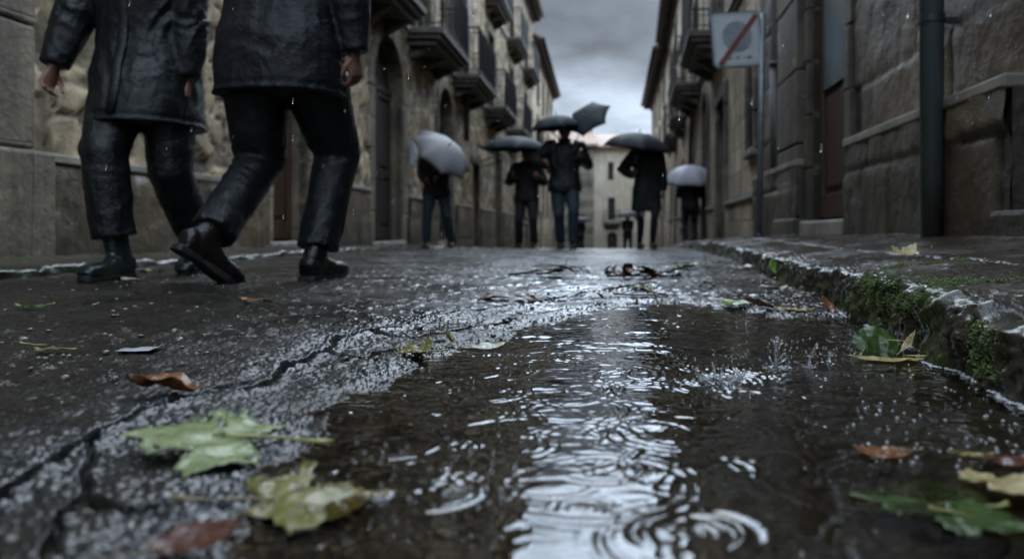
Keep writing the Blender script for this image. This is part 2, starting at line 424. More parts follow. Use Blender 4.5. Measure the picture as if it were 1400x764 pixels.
# water: fresnel mirror over a brown-tinted see-through body
t = NT('puddle_water'); p = t.pos()
bn = t.bump(t.noise(t.map(p, (1, 0.7, 1)), 70, 2, 0.5), 0.05, 0.004)
gl = t.n('ShaderNodeBsdfGlossy'); gl.inputs['Roughness'].default_value = 0.015; t.set(gl.inputs['Color'], (1, 1, 1)); t.set(gl.inputs['Normal'], bn)
tr = t.n('ShaderNodeBsdfTransparent'); t.set(tr.inputs['Color'], (0.80, 0.72, 0.58))
fr = t.n('ShaderNodeFresnel'); fr.inputs['IOR'].default_value = 1.5; t.set(fr.inputs['Normal'], bn)
mx = t.n('ShaderNodeMixShader'); t.set(mx.inputs[0], fr.outputs[0]); t.t.links.new(tr.outputs[0], mx.inputs[1]); t.t.links.new(gl.outputs[0], mx.inputs[2])
t.t.links.new(mx.outputs[0], t.out.inputs[0]); M['water'] = t.m
t = NT('clear_drops'); t.bsdf((1, 1, 1), 0.02, None, Transmission_Weight=1.0, IOR=1.33); M['drop'] = t.m
t = NT('splash_water'); t.bsdf((0.96, 0.98, 1.0), 0.04, None, Transmission_Weight=0.86, IOR=1.33); M['splash'] = t.m
t = NT('foam'); p = t.pos(); t.bsdf((0.80, 0.82, 0.84), 0.2, None, Transmission_Weight=0.5, IOR=1.33); M['foam'] = t.m

def leaf_mat(name, c1, c2, vein, rough=0.3, trans=0.25, spots=(0.06, 0.035, 0.015)):
    t = NT(name); p = t.coord(); x, y, z = t.xyz(p)
    ang = t.math('ARCTAN2', x, t.math('ADD', y, 0.0006))
    v = t.math('ABSOLUTE', t.math('SINE', t.math('MULTIPLY', ang, 3.4)))
    vm = t.ramp(v, (0.0, 1.0), (0.13, 0.0))
    n = t.noise(p, 38, 5, 0.6)
    col = t.mix(t.ramp(n, (0.32, 0), (0.68, 1)), c1, c2)
    col = t.mix(t.math('MULTIPLY', vm, 0.6), col, vein)
    col = t.mix(t.ramp(t.noise(p, 85, 4), (0.60, 0.0), (0.72, 0.8)), col, spots)
    hb = t.math('ADD', t.math('MULTIPLY', vm, -0.7), t.noise(p, 240, 3))
    b = t.bsdf(col, t.ramp(t.noise(p, 60, 3), (0.35, max(0.08, rough-0.15)), (0.65, rough+0.1)), t.bump(hb, 0.5, 0.0015), Coat_Weight=0.12, Coat_Roughness=0.10, Specular_IOR_Level=0.35)
    tl = t.n('ShaderNodeBsdfTranslucent'); t.set(tl.inputs[0], col)
    mx = t.n('ShaderNodeMixShader'); mx.inputs[0].default_value = trans
    t.t.links.new(b.outputs[0], mx.inputs[1]); t.t.links.new(tl.outputs[0], mx.inputs[2]); t.t.links.new(mx.outputs[0], t.out.inputs[0]); return t.m
M['leaf_pale'] = leaf_mat('pale_green_leaf', (0.17, 0.22, 0.085), (0.33, 0.38, 0.19), (0.46, 0.50, 0.27))
M['leaf_olive'] = leaf_mat('olive_leaf', (0.11, 0.115, 0.03), (0.27, 0.235, 0.08), (0.36, 0.30, 0.13))
M['leaf_green'] = leaf_mat('green_leaf', (0.022, 0.050, 0.010), (0.055, 0.10, 0.020), (0.09, 0.13, 0.04))
M['leaf_bright'] = leaf_mat('bright_green_leaf', (0.09, 0.19, 0.02), (0.17, 0.30, 0.04), (0.22, 0.30, 0.08))
M['leaf_brown'] = leaf_mat('brown_leaf', (0.14, 0.055, 0.025), (0.27, 0.13, 0.06), (0.32, 0.18, 0.09))
M['leaf_rust'] = leaf_mat('rust_leaf', (0.13, 0.05, 0.02), (0.26, 0.11, 0.045), (0.30, 0.15, 0.07))
M['leaf_red'] = leaf_mat('dark_red_leaf', (0.06, 0.022, 0.014), (0.13, 0.05, 0.03), (0.22, 0.10, 0.07))
M['leaf_yellow'] = leaf_mat('yellow_leaf', (0.30, 0.25, 0.08), (0.46, 0.38, 0.17), (0.42, 0.34, 0.17))
M['leaf_tan'] = leaf_mat('tan_leaf', (0.40, 0.31, 0.15), (0.55, 0.45, 0.25), (0.45, 0.36, 0.20))
M['leaf_cream'] = leaf_mat('cream_leaf', (0.50, 0.50, 0.38), (0.66, 0.66, 0.54), (0.5, 0.5, 0.35))
M['stem_green'] = simple('leaf_stem', (0.26, 0.25, 0.07), 0.35, 0.3, 60)
M['stem_brown'] = simple('leaf_stem_brown', (0.17, 0.125, 0.065), 0.4, 0.3, 60)
M['twig'] = simple('wet_twig', (0.022, 0.015, 0.010), 0.35, 0.4, 60, 0.4, 120)
M['paper'] = simple('wet_paper', (0.36, 0.38, 0.40), 0.3, 0.15, 40)
t = NT('moss'); p = t.pos(); n = t.noise(p, 45, 4)
t.bsdf(t.mix(n, (0.024, 0.044, 0.005), (0.11, 0.165, 0.016)), 0.75, None, Sheen_Weight=0.15); M['moss'] = t.m
t = NT('pebble'); p = t.pos(); t.bsdf(t.mix(t.vor(p, 60, 'F1', 'Color'), (0.05, 0.045, 0.036), (0.20, 0.18, 0.15)), 0.25); M['pebble'] = t.m
M['earth'] = simple('earth', (0.06, 0.05, 0.04), 0.9, 0.3, 2)
# ------------------------------------------------------------------ the lie of the street (x across, y along, z up; metres)
def prof(z):
    z = np.asarray(z, float)
    a = np.clip(z-5, 0, 9); h = -0.03*a*a/18
    h = h - 0.03*np.clip(z-14, 0, 6) - 0.045*np.clip(z-20, 0, 80)
    return h
def P1(v): return float(prof(np.array([v]))[0])
def RK(z): return np.interp(z, [-8, 0, .96, 1.32, 2.1, 5.1, 10, 19, 34, 60], [.40, .47, .53, .565, .64, .88, 1.15, 1.72, 2.3, 2.9])
def LK(z): return np.interp(z, [-8, 10, 36, 60], [-2.47, -2.45, -2.1, -2.4])
def WR(z): return np.where(z < 9.2, 1.62+0.03*z, np.where(z < 34, 1.93+(z-9.2)*0.0411, 3.05+(z-34)*0.02))
def WL(z): return np.where(z < 36, -3.6+0.0228*z, -3.15)
def W(x, y, h=0.0):
    """ground point under an image position of the photograph, for a surface at height h"""
    z = 1050*(CAM_H-h)/(y-315.0); return ((x-820)*z/1050, z)

PUDDLE = [W(*q) for q in [(235, 764), (290, 706), (318, 672), (352, 640), (388, 606), (398, 584), (425, 562), (474, 544), (505, 512), (548, 492), (600, 481), (650, 472),
                          (690, 456), (742, 438), (805, 424), (870, 414), (935, 411), (1000, 421), (1075, 430), (1150, 434)]] + [(0.95, 1.9), (0.95, -0.6), (-0.2, -0.6)]
CRACKS = [([W(*q) for q in [(-40, 712), (0, 690), (60, 655), (130, 612), (190, 580), (240, 560), (270, 551), (330, 548), (372, 530), (392, 508), (420, 498), (442, 488), (468, 470), (502, 462), (545, 455), (600, 441), (665, 428), (722, 420), (800, 406), (880, 398)]], 0.0045, 0.013),
          ([W(*q) for q in [(60, 780), (95, 722), (112, 690), (120, 650), (130, 612)]], 0.0035, 0.008),
          ([W(*q) for q in [(112, 690), (140, 706), (170, 712), (235, 702)]], 0.005, 0.010),
          ([W(*q) for q in [(0, 640), (70, 632), (130, 612)]], 0.005, 0.009),
          ([W(*q) for q in [(270, 551), (300, 538), (345, 530)]], 0.006, 0.010),
          ([W(*q) for q in [(442, 488), (500, 492), (540, 480), (600, 470)]], 0.006, 0.010),
          ([W(*q) for q in [(502, 462), (560, 466), (620, 458), (700, 440)]], 0.007, 0.010),
          ([W(*q) for q in [(600, 441), (560, 432), (500, 430)]], 0.006, 0.008),
          ([W(*q) for q in [(740, 400), (800, 396), (850, 400), (900, 390)]], 0.012, 0.010),
          ([W(*q) for q in [(640, 402), (700, 398), (740, 400)]], 0.010, 0.010)]

def road_height(X, Z):
    """height, chunk mask, mud mask"""
    pn = 0.05*fbm2(X*9, Z*9, 3, 40)
    d = poly_sdist(X, Z, PUDDLE) + pn
    h = np.where(d < 0, np.maximum(d*0.07, -0.016), np.minimum(0.003+d*0.03, 0.016))
    wx = X + 0.012*fbm2(X*30, Z*30, 3, 5); wz = Z + 0.012*fbm2(X*30+7, Z*30, 3, 6)
    dm = line_dist(wx, wz, CRACKS[0][0])
    chunk = np.clip(1.05-dm/(0.085+0.03*Z), 0, 1)
    chunk = np.maximum(chunk, np.clip(1-np.abs(d)/0.10, 0, 1)*(Z < 2.4))
    chunk = chunk*np.clip(0.75+1.2*fbm2(X*7, Z*7, 3, 77), 0, 1)
    chunk = chunk*(d > -0.03)
    f1, f2, _ = worley2(X*125, Z*125, 3)
    g = (0.62-f1)*0.0037
    f1, f2, ci = worley2(X*46+0.3*pn*40, Z*46, 4)
    big = (np.clip(f2-f1, 0, .35)/.35)*0.0045*(0.45+0.8*ci)
    wet = np.clip(1.25-np.abs(X-0.0-.01*Z)/(0.55+.10*Z), 0, 1)*sstep(1.5, 2.6, Z)*np.clip(0.62+1.3*fbm2(X*2.2, Z*1.3, 4, 71), 0, 1)
    g = g*(1-.6*wet)
    h = h + g*(0.75+0.5*chunk)*np.where(d < -0.05, 0.45, 1) + big*chunk + 0.006*fbm2(X*13, Z*13, 4, 9)*np.where(d < -0.05, .6, 1) + 0.012*fbm2(X*2.1, Z*2.1, 2, 14)*np.clip(d*2, 0, 1)
    crk = np.zeros_like(h)
    for pts, wd, dp in CRACKS:
        dd = line_dist(wx, wz, pts)*(1+0.5*fbm2(X*20, Z*20, 2, 44))
        crk = np.maximum(crk, np.clip(1.5*np.exp(-(dd/(.8*wd))**2), 0, 1))
        h = h - 1.7*dp*np.exp(-(dd/wd)**4) + 0.004*np.exp(-((dd-2.4*wd)/(1.6*wd))**2)*(pts is CRACKS[0][0])
    f1, f2, ci = worley2(X*27, Z*27, 24)
    h = h + np.where((d > 0.02), 1, 0)*(1-chunk)*(0.55-f1)*0.0105*np.clip(ci*2-.7, 0, 1)*(1-.7*wet) + chunk*0.009*fbm2(X*9, Z*9, 3, 88)
    mud = np.clip(-d/0.05, 0, 1)
    return h + prof(Z), chunk, mud, crk, wet

def fan(rows, xl, xr, nL, nM, nR, l=-0.92, r=0.64):
    zz = np.array(rows); X = []
    for z in zz:
        a, b = float(xl(z)), float(xr(z))
        m0 = max(a, l*max(z, .3)-0.08); m1 = min(b, r*max(z, .3)+0.06)
        m0 = min(m0, b-0.02); m1 = max(m1, m0+0.01)
        row = np.concatenate([np.linspace(a, m0, nL, endpoint=False) if m0 > a+1e-6 else np.full(nL, a)+np.arange(nL)*1e-5,
                              np.linspace(max(m0, a+nL*1e-5), m1, nM), np.linspace(m1, b, nR+1)[1:] if b > m1+1e-6 else m1+np.arange(1, nR+1)*1e-5])
        X.append(row)
    X = np.array(X); Z = np.repeat(zz[:, None], X.shape[1], 1)
    return X, Z

rows = list(np.linspace(-6, 0.30, 40)); z = 0.31
while z < 4.2: rows.append(z); z += 0.0029*z
while z < 12: rows.append(z); z += 0.010*z
while z < 58: rows.append(z); z += 0.03*z
X, Z = fan(rows, lambda z: LK(z)-0.03, lambda z: RK(z)+0.05, 60, 900, 24)
H, chunk, mud, crk, wet = road_height(X, Z)
road = obj_np('road', np.stack([X, Z, H], -1).reshape(-1, 3), grid_faces(*X.shape), M['asphalt'], attrs={'chunk': chunk, 'mud': mud, 'crack': crk, 'wet': wet})
tag(road, kind='structure')

# big sheet of earth below everything, to the horizon
zz = np.concatenate([np.linspace(-40, 60, 26), np.linspace(75, 900, 12)]); xx = np.array([-600, -120, -40, -12, -4, 0, 4, 12, 40, 120, 600.])
Xg, Zg = np.meshgrid(xx, zz); Hg = prof(np.minimum(Zg, 62))-0.42
tag(obj_np('ground', np.stack([Xg, Zg, Hg], -1).reshape(-1, 3), grid_faces(*Xg.shape), M['earth']), kind='structure')

# ------------------------------------------------------------------ puddle with real ripples
rows = list(np.linspace(-0.5, 0.30, 20)); z = 0.31
while z < 2.9: rows.append(z); z += 0.0023*z
X, Z = fan(rows, lambda z: -1.0, lambda z: RK(z)+0.045, 6, 860, 10, -0.60, 0.60)
Hw = np.zeros_like(X)
def ring(cx, cz, r0, amp, lam, nw):
    R = r0+nw*lam*1.2
    i0, i1 = np.searchsorted(Z[:, 0], [cz-R, cz+R])
    if i1 <= i0: return
    d = np.hypot(X[i0:i1]-cx, Z[i0:i1]-cz)
    an = np.arctan2(Z[i0:i1]-cz, X[i0:i1]-cx); s_ = (cx*971+cz*577) % 6.28
    e = np.exp(-((d-r0)/(nw*lam*0.5))**2)*np.clip(.62+.5*np.sin(an*1.0+s_)+.35*np.sin(an*2.0+2.3*s_)+.25*np.sin(an*5+s_*3+d*60), .05, 1.3)
    Hw[i0:i1] += amp*e*np.cos(2*PI*(d-r0)/lam)
rr = random.Random(5)
def put(px, py, r0, amp, lam, nw=2.2):
    x, z = W(px, py); ring(x, z, r0, amp, lam, nw)
put(950, 728, 0.036, 0.0016, 0.020, 1.5); put(950, 728, 0.008, 0.0008, 0.011, 1.2)
put(520, 676, 0.007, 0.0010, 0.010, 1.2); put(622, 668, 0.022, 0.0009, 0.013, 1.3); put(700, 610, 0.04, 0.0004, 0.013, 1.7)
put(870, 515, 0.06, 0.0005, 0.014, 2.2); put(985, 520, 0.05, 0.0010, 0.013, 2.2); put(1060, 505, 0.06, 0.0011, 0.013, 3.0); put(1110, 500, 0.05, 0.0009, 0.012, 2.6); put(1060, 505, 0.12, 0.0007, 0.016, 3.0)
put(790, 560, 0.06, 0.0004, 0.014, 2.0); put(930, 590, 0.07, 0.0005, 0.015, 2.0); put(640, 510, 0.05, 0.0005, 0.013, 2.0); put(1180, 590, 0.05, 0.0005, 0.013, 1.8)
put(820, 640, 0.04, 0.0004, 0.013, 1.8); put(980, 640, 0.035, 0.0005, 0.013, 1.8); put(740, 500, 0.06, 0.0005, 0.014, 2.0)
for k in range(520):
    z = 0.42+2.3*rr.random()**1.3; x = rr.uniform(-0.5, 0.62)*z
    t = rr.random()
    ring(x, z, 0.006+0.11*t, (0.00048-0.00024*t)*rr.uniform(.4, 1.4), 0.008+0.010*t, rr.uniform(1.1, 2.0)) if rr.random() < min(1, max(.12, (z-.38)/.65)) else None
for k in range(34):
    put(rr.gauss(1050, 60), rr.uniform(470, 545), rr.uniform(.006, .045), .0006*rr.uniform(.5, 1.3), rr.uniform(.008, .013), rr.uniform(1.4, 2.4))
amb = (0.00050*fbm2(X*34, Z*72, 3, 60) + 0.0013*fbm2(X*15, Z*30, 3, 61))*np.clip((Z-.30)*1.25, .28, 1.6)*(.7+.9*np.clip(fbm2(X*4, Z*4, 2, 63)+.3, 0, 1))
Hw += amb
Hw += 0.0
keep = poly_sdist(X, Z, PUDDLE) < 0.13
fm = (keep[:-1, :-1] & keep[1:, 1:])
water = obj_np('puddle', np.stack([X, Z, Hw], -1).reshape(-1, 3), grid_faces(*X.shape, fm), M['water'])
tag(water, kind='structure')

# ------------------------------------------------------------------ right pavement with its worn kerb
def pave_right():
    rows = list(np.linspace(-6, 0.45, 30)); z = 0.46
    while z < 4.6: rows.append(z); z += 0.0036*z
    while z < 12: rows.append(z); z += 0.012*z
    while z < 58: rows.append(z); z += 0.03*z
    zz = np.array(rows); nf, nt = 46, 150
    u = np.concatenate([np.linspace(0, 1, nf, endpoint=False), 1+np.linspace(0, 1, nt)**1.5])   # 0..1 the face, 1..2 the top
    U, Z = np.meshgrid(u, zz)
    top = 0.113 + 0.012*vn2(Z*0.9, Z*0+3, 8)
    joints = [-2.1, -1.0, 0.1, 1.38, 2.22, 3.15, 4.2, 5.1, 6.3, 7.4, 8.3, 9.5, 10.9, 12.2, 14, 16, 18, 20, 23, 26, 30]
    kx = RK(Z); wx = WR(Z)+0.02
    sid = np.searchsorted(joints, Z); st = _h(sid.astype(float), sid*0.0, sid*0.0, 5)
    top = top + (st-0.5)*0.012 + np.where((Z > 0.1) & (Z < 1.38), 0.006, 0)
    kx = kx + (_h(sid.astype(float), sid*0.0+1, sid*0.0, 6)-0.5)*0.02*(Z < 12)
    rise = np.interp(Z, [0, 4, 8, 15, 60], [0.10, 0.10, 0.075, 0.05, 0.05])
    f = np.clip(U, 0, 1); w = np.clip(U-1, 0, 1)
    zf = -0.06+(top+0.06)*f
    rnd = 0.016
    e = np.clip((f-0.82)/0.18, 0, 1)
    Xp = kx + 0.014*f + rnd*(1-np.sqrt(np.clip(1-e*e, 0, 1))) + w*(wx-kx-0.014-rnd)
    Hp = zf - 0.0 + rise*w
    jd = np.min(np.abs(Z[..., None]-(np.array(joints)+0.0)), -1) if False else None
    dj = np.full(Z.shape, 9.0)
    for k, j in enumerate(joints):
        ang = (-0.10, 0.06, 0.12, -0.05)[k % 4]
        dj = np.minimum(dj, np.abs(Z-j-ang*(Xp-kx)-0.02*vn2(Xp*9, Z*9, 31)))
    lj = np.abs(Xp-kx-0.34-0.03*vn2(Z*2, Z*0, 33))
    lj = np.where(np.abs(w) > 0, lj, 9)
    for k in range(3):   # cross joints of the flags behind the kerb stones
        pass
    jw = 0.006+0.002*Z.clip(0, 4)*0.3
    groove = np.maximum(np.exp(-(dj/jw)**2), 0.8*np.exp(-(lj/jw)**2))
    n1 = fbm2(Z*16, f*0.12*26+Xp*16, 4, 50); n2 = fbm2(Z*60, (Xp+zf)*60, 3, 51); n3 = fbm2(Z*5, Xp*5, 3, 52)
    fm = (1-w*8).clip(0, 1)
    chip = np.clip(fbm2(Z*11, Z*0+1.5, 4, 55)-0.06, 0, 1)
    Xp = Xp + fm*(0.022*n1+0.006*n2+0.016*n3*(f < .99)) + fm*e*chip*0.07 + 0.018*groove*fm
    vert = fbm2(Z*38, f*2.0, 3, 57)      # chiselled, roughly upright flutes of the face
    Xp = Xp - fm*0.011*vert*(1-e)
    Hp = Hp + np.where(w > 0, 1, e)*(0.010*n1*0.35+0.0022*n2+0.008*n3) - e*fm*chip*0.05 - 0.010*groove*np.where(w > 0, 1, e)
    f1, f2, _ = worley2(Z*38, Xp*38, 58)
    Hp = Hp + np.where(w > 0, 1, 0)*0.0025*(0.5-f1)
    # the nearest stone heaves up at its far corner
    heave = np.exp(-((Z-1.30)/0.07)**2)*np.exp(-((Xp-kx)/0.10)**2)
    Hp = Hp + 0.009*heave*np.maximum(e, (w > 0)); Xp = Xp - 0.010*heave*fm
    Hp = Hp + np.where(w > 0, 1, e)*0.0035*fbm2(Z*120, Xp*120, 2, 66)*(Z < 4); Xp = Xp + fm*0.004*fbm2(Z*110, zf*110, 2, 67)*(Z < 4)
    gr = np.clip(fbm2(Z*6, (Xp+zf)*6, 4, 59)*2.2-0.15, 0, 1)*np.clip(fm+groove, 0, 1)*np.where(Z < 9, 1, .3)
    gr = np.maximum(gr, np.exp(-((Z-1.74)/0.12)**2)*fm*np.clip((f-0.35)*3, 0, 1))
    Hp = Hp + prof(Z)
    # the last column dives below the wall
    V = np.stack([Xp, Z, Hp], -1)
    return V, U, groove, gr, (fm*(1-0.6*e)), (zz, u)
V, U, groove, green, face, _zu = pave_right()
PAVE_V = V
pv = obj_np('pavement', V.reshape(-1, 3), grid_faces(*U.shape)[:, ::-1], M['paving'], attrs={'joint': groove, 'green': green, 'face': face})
tag(pv, kind='structure')

def pave_h(x, z):
    """height of the right pavement at a world point"""
    i = int(np.argmin(np.abs(PAVE_V[:, 0, 1]-z))); j = 46+int(np.argmin(np.abs(PAVE_V[i, 46:, 0]-x)))
    return float(PAVE_V[i, j, 2])
def road_z(x, z):
    return float(road_height(np.array([[x]]), np.array([[z]]))[0][0, 0])

# left pavement: low kerb, flags, rises a little to the wall
rows = list(np.linspace(-6, 2.2, 14)); z = 2.25
while z < 14: rows.append(z); z += 0.006*z
while z < 58: rows.append(z); z += 0.03*z
zz = np.array(rows); u = np.concatenate([np.linspace(0, 1, 14, endpoint=False), 1+np.linspace(0, 1, 60)**1.3])
U, Z = np.meshgrid(u, zz); f = np.clip(U, 0, 1); w = np.clip(U-1, 0, 1); e = np.clip((f-.75)/.25, 0, 1)
kx = LK(Z); wx = WL(Z)-0.03
sid = np.floor(Z/0.85); st = _h(sid, sid*0, sid*0, 15)
top = 0.055+0.018*(st-0.5)
n1 = fbm2(Z*9, U*3, 4, 80); n2 = fbm2(Z*30, U*12, 3, 81)
Xp = kx + 0.02*(st-0.5) - 0.012*f - 0.016*(1-np.sqrt(np.clip(1-e*e, 0, 1))) + w*(wx-kx) + 0.02*n1*(w == 0)
dj = np.abs((Z/0.85+0.5) % 1-0.5)*0.85; lj = np.where(w > 0, np.abs(Xp-kx+0.24), 9)
groove = np.maximum(np.exp(-(dj/0.012)**2), np.exp(-(lj/0.012)**2))
Hp = -0.06+(top+0.06)*f + 0.010*w + np.maximum(e, w > 0)*(0.014*n1+0.004*n2) - 0.014*groove*np.maximum(e, w > 0) + prof(Z)
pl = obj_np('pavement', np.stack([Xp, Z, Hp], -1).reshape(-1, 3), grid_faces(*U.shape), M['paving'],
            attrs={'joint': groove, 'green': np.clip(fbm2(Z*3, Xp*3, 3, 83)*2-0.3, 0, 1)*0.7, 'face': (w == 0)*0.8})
tag(pl, kind='structure')

# ------------------------------------------------------------------ moss tufts, foam line, pebbles (nobody could count these)
def tufts(pts, normals, size, name, mat, per=1):
    V = []; F = []
    for p, n in zip(pts, normals):
        for _ in range(per):
            p2 = p+np.array([rr.gauss(0, .002), rr.gauss(0, .002), rr.gauss(0, .002)])
            d = n+np.array([rr.gauss(0, .5), rr.gauss(0, .5), rr.gauss(0, .5)+.25]); d /= np.linalg.norm(d)+1e-9
            s = np.cross(d, [rr.gauss(0, 1), rr.gauss(0, 1), rr.gauss(0, 1)]); s /= np.linalg.norm(s)+1e-9; q = np.cross(d, s)
            L = size*rr.uniform(.6, 1.4); wd = L*0.42; b = len(V)
            c = p2+d*L*0.45
            V += [p2-d*0.002, c+s*wd, c+q*wd, c-s*wd, c-q*wd, p2+d*L]
            for k in range(4): F += [(b, b+1+(k+1) % 4, b+1+k), (b+5, b+1+k, b+1+(k+1) % 4)]
    return tag(obj_np(name, np.array(V), np.array(F), mat, smooth=True), kind='stuff')
pts = []; nor = []
nr, nc = PAVE_V.shape[:2]
wrow = PAVE_V[:, 0, 1]
def patch(z0, z1, c0, c1, n, dens=lambda z, c: 1.0, seed=90, thr=-0.05, fr=28):
    i0, i1 = np.searchsorted(wrow, [z0, z1]); k = 0; tries = 0
    while k < n and tries < n*12:
        tries += 1
        i = rr.randrange(i0, max(i0+1, i1)); j = rr.randrange(c0, c1); p = PAVE_V[i, j]
        if fbm2(np.array([[p[1]*fr]]), np.array([[(p[2]+p[0])*fr]]), 3, seed)[0, 0] < thr or rr.random() > dens(p[1], j): continue
        a = PAVE_V[min(i+1, nr-1), j]-PAVE_V[max(i-1, 0), j]; b = PAVE_V[i, min(j+1, nc-1)]-PAVE_V[i, max(j-1, 0)]
        nn = np.cross(b, a); nn /= np.linalg.norm(nn)+1e-9
        if nn[2] < -0.2: nn = -nn
        pts.append(p+nn*0.001); nor.append(nn); k += 1
patch(1.58, 1.92, 24, 47, 1700, lambda z, c: math.exp(-((z-1.75)/0.10)**2), 90, -0.12)
patch(1.40, 1.56, 30, 52, 350, lambda z, c: 0.7, 91, 0.08)
patch(1.34, 1.43, 40, 130, 1100, lambda z, c: 1.0, 92, -0.12)
patch(1.40, 1.52, 50, 140, 500, lambda z, c: 0.7, 93, 0.10)
patch(1.96, 2.06, 60, 110, 500, lambda z, c: 1.0, 94, 0.0)
patch(1.02, 1.16, 20, 40, 420, lambda z, c: math.exp(-((z-1.09)/.05)**2), 95, 0.02)
patch(2.2, 4.5, 6, 46, 700, lambda z, c: 0.8, 96, 0.22, 9)
tufts(pts, nor, 0.0036, 'moss', M['moss'], 2)

V = []; F = []
def blob(c, r, nu=7, nv=5):
    m = MB(); m.ell(c, r if hasattr(r, '__len__') else (r, r, r), None, nu, nv); return m
fo = MB()
for k in range(900):
    z = 0.80+1.0*rr.random(); i = int(np.searchsorted(wrow, z)); col = PAVE_V[i, :46]
    j = int(np.argmin(np.abs(col[:, 2]-0.001))); x = col[j, 0]-abs(rr.gauss(0, .0035)); r = rr.uniform(.0009, .0026)
    if fbm2(np.array([[z*14]]), np.array([[0.3]]), 2, 97)[0, 0] < -0.22: continue
    fo.ell((x, z, r*0.3+0.0008), (r, r, r*0.8), None, 6, 4)
for k in range(120):
    x, z = W(rr.uniform(1160, 1390), rr.uniform(480, 640))
    if x < float(RK(z))-0.02: r = rr.uniform(.0008, .0024); fo.ell((x, z, .0006+r*.3), (r, r, r*.75), None, 6, 4)
tag(fo.build('foam', M['foam'], None, True), kind='stuff')

pb = MB()
def pebble(x, z, r, dz=0.0):
    h = road_z(x, z)
    pb.ell((x, z, h+r*0.35+dz), (r*rr.uniform(.7, 1.4), r*rr.uniform(.7, 1.3), r*rr.uniform(.45, .8)), Matrix.Rotation(rr.uniform(0, 3), 3, 'Z') @ Matrix.Rotation(rr.uniform(-.4, .4), 3, 'X'), 7, 5)
for k in range(170):
    z = 1.9+3.2*rr.random()**1.5; x = float(RK(z))-abs(rr.gauss(0.02, .16)); pebble(x, z, rr.uniform(.003, .010))
for k in range(150):
    z = rr.uniform(.45, 1.5); x = rr.uniform(-.75, .5)*z; pebble(x, z, rr.uniform(.0018, .0045))
for k in range(330):
    z = 1.0+4*rr.random(); x = rr.uniform(-.78, .1)*z; pebble(x, z, rr.uniform(.002, .0075))
tag(pb.build('gravel', M['pebble'], None, True), kind='stuff')
# ------------------------------------------------------------------ leaves, twigs, splashes, rain
def leaf_outline(kind):
    if kind == 'maple':
        h = [(0, 0), (.09, -.05), (.20, -.13), (.33, -.20), (.45, -.21), (.37, -.11), (.42, -.05), (.30, .05), (.44, .08), (.56, .10), (.64, .18), (.84, .24), (.70, .29), (.72, .38), (.58, .35), (.50, .40), (.38, .33), (.22, .32),
             (.24, .46), (.33, .52), (.30, .58), (.42, .70), (.29, .69), (.26, .80), (.17, .78), (.09, .93), (0, 1.10)]
    elif kind == 'plane':
        h = [(0, 0), (.16, -.10), (.34, -.12), (.48, .00), (.66, .16), (.54, .26), (.48, .36), (.34, .34), (.30, .44), (.40, .62), (.24, .70), (.14, .86), (0, 1.0)]
    elif kind == 'round':
        h = [(0, 0), (.16, .01), (.32, .12), (.42, .30), (.45, .50), (.40, .70), (.29, .86), (.14, .97), (0, 1.02)]
    elif kind == 'oval':
        h = [(0, 0), (.10, .03), (.22, .14), (.31, .30), (.345, .46), (.32, .62), (.24, .78), (.13, .92), (0, 1.0)]
    else:  # lance
        h = [(0, 0), (.06, .06), (.13, .22), (.16, .42), (.145, .62), (.09, .82), (0, 1.0)]
    return h + [(-x*0.96, y*0.99+0.01*math.sin(9*y)) for x, y in reversed(h[1:-1])]

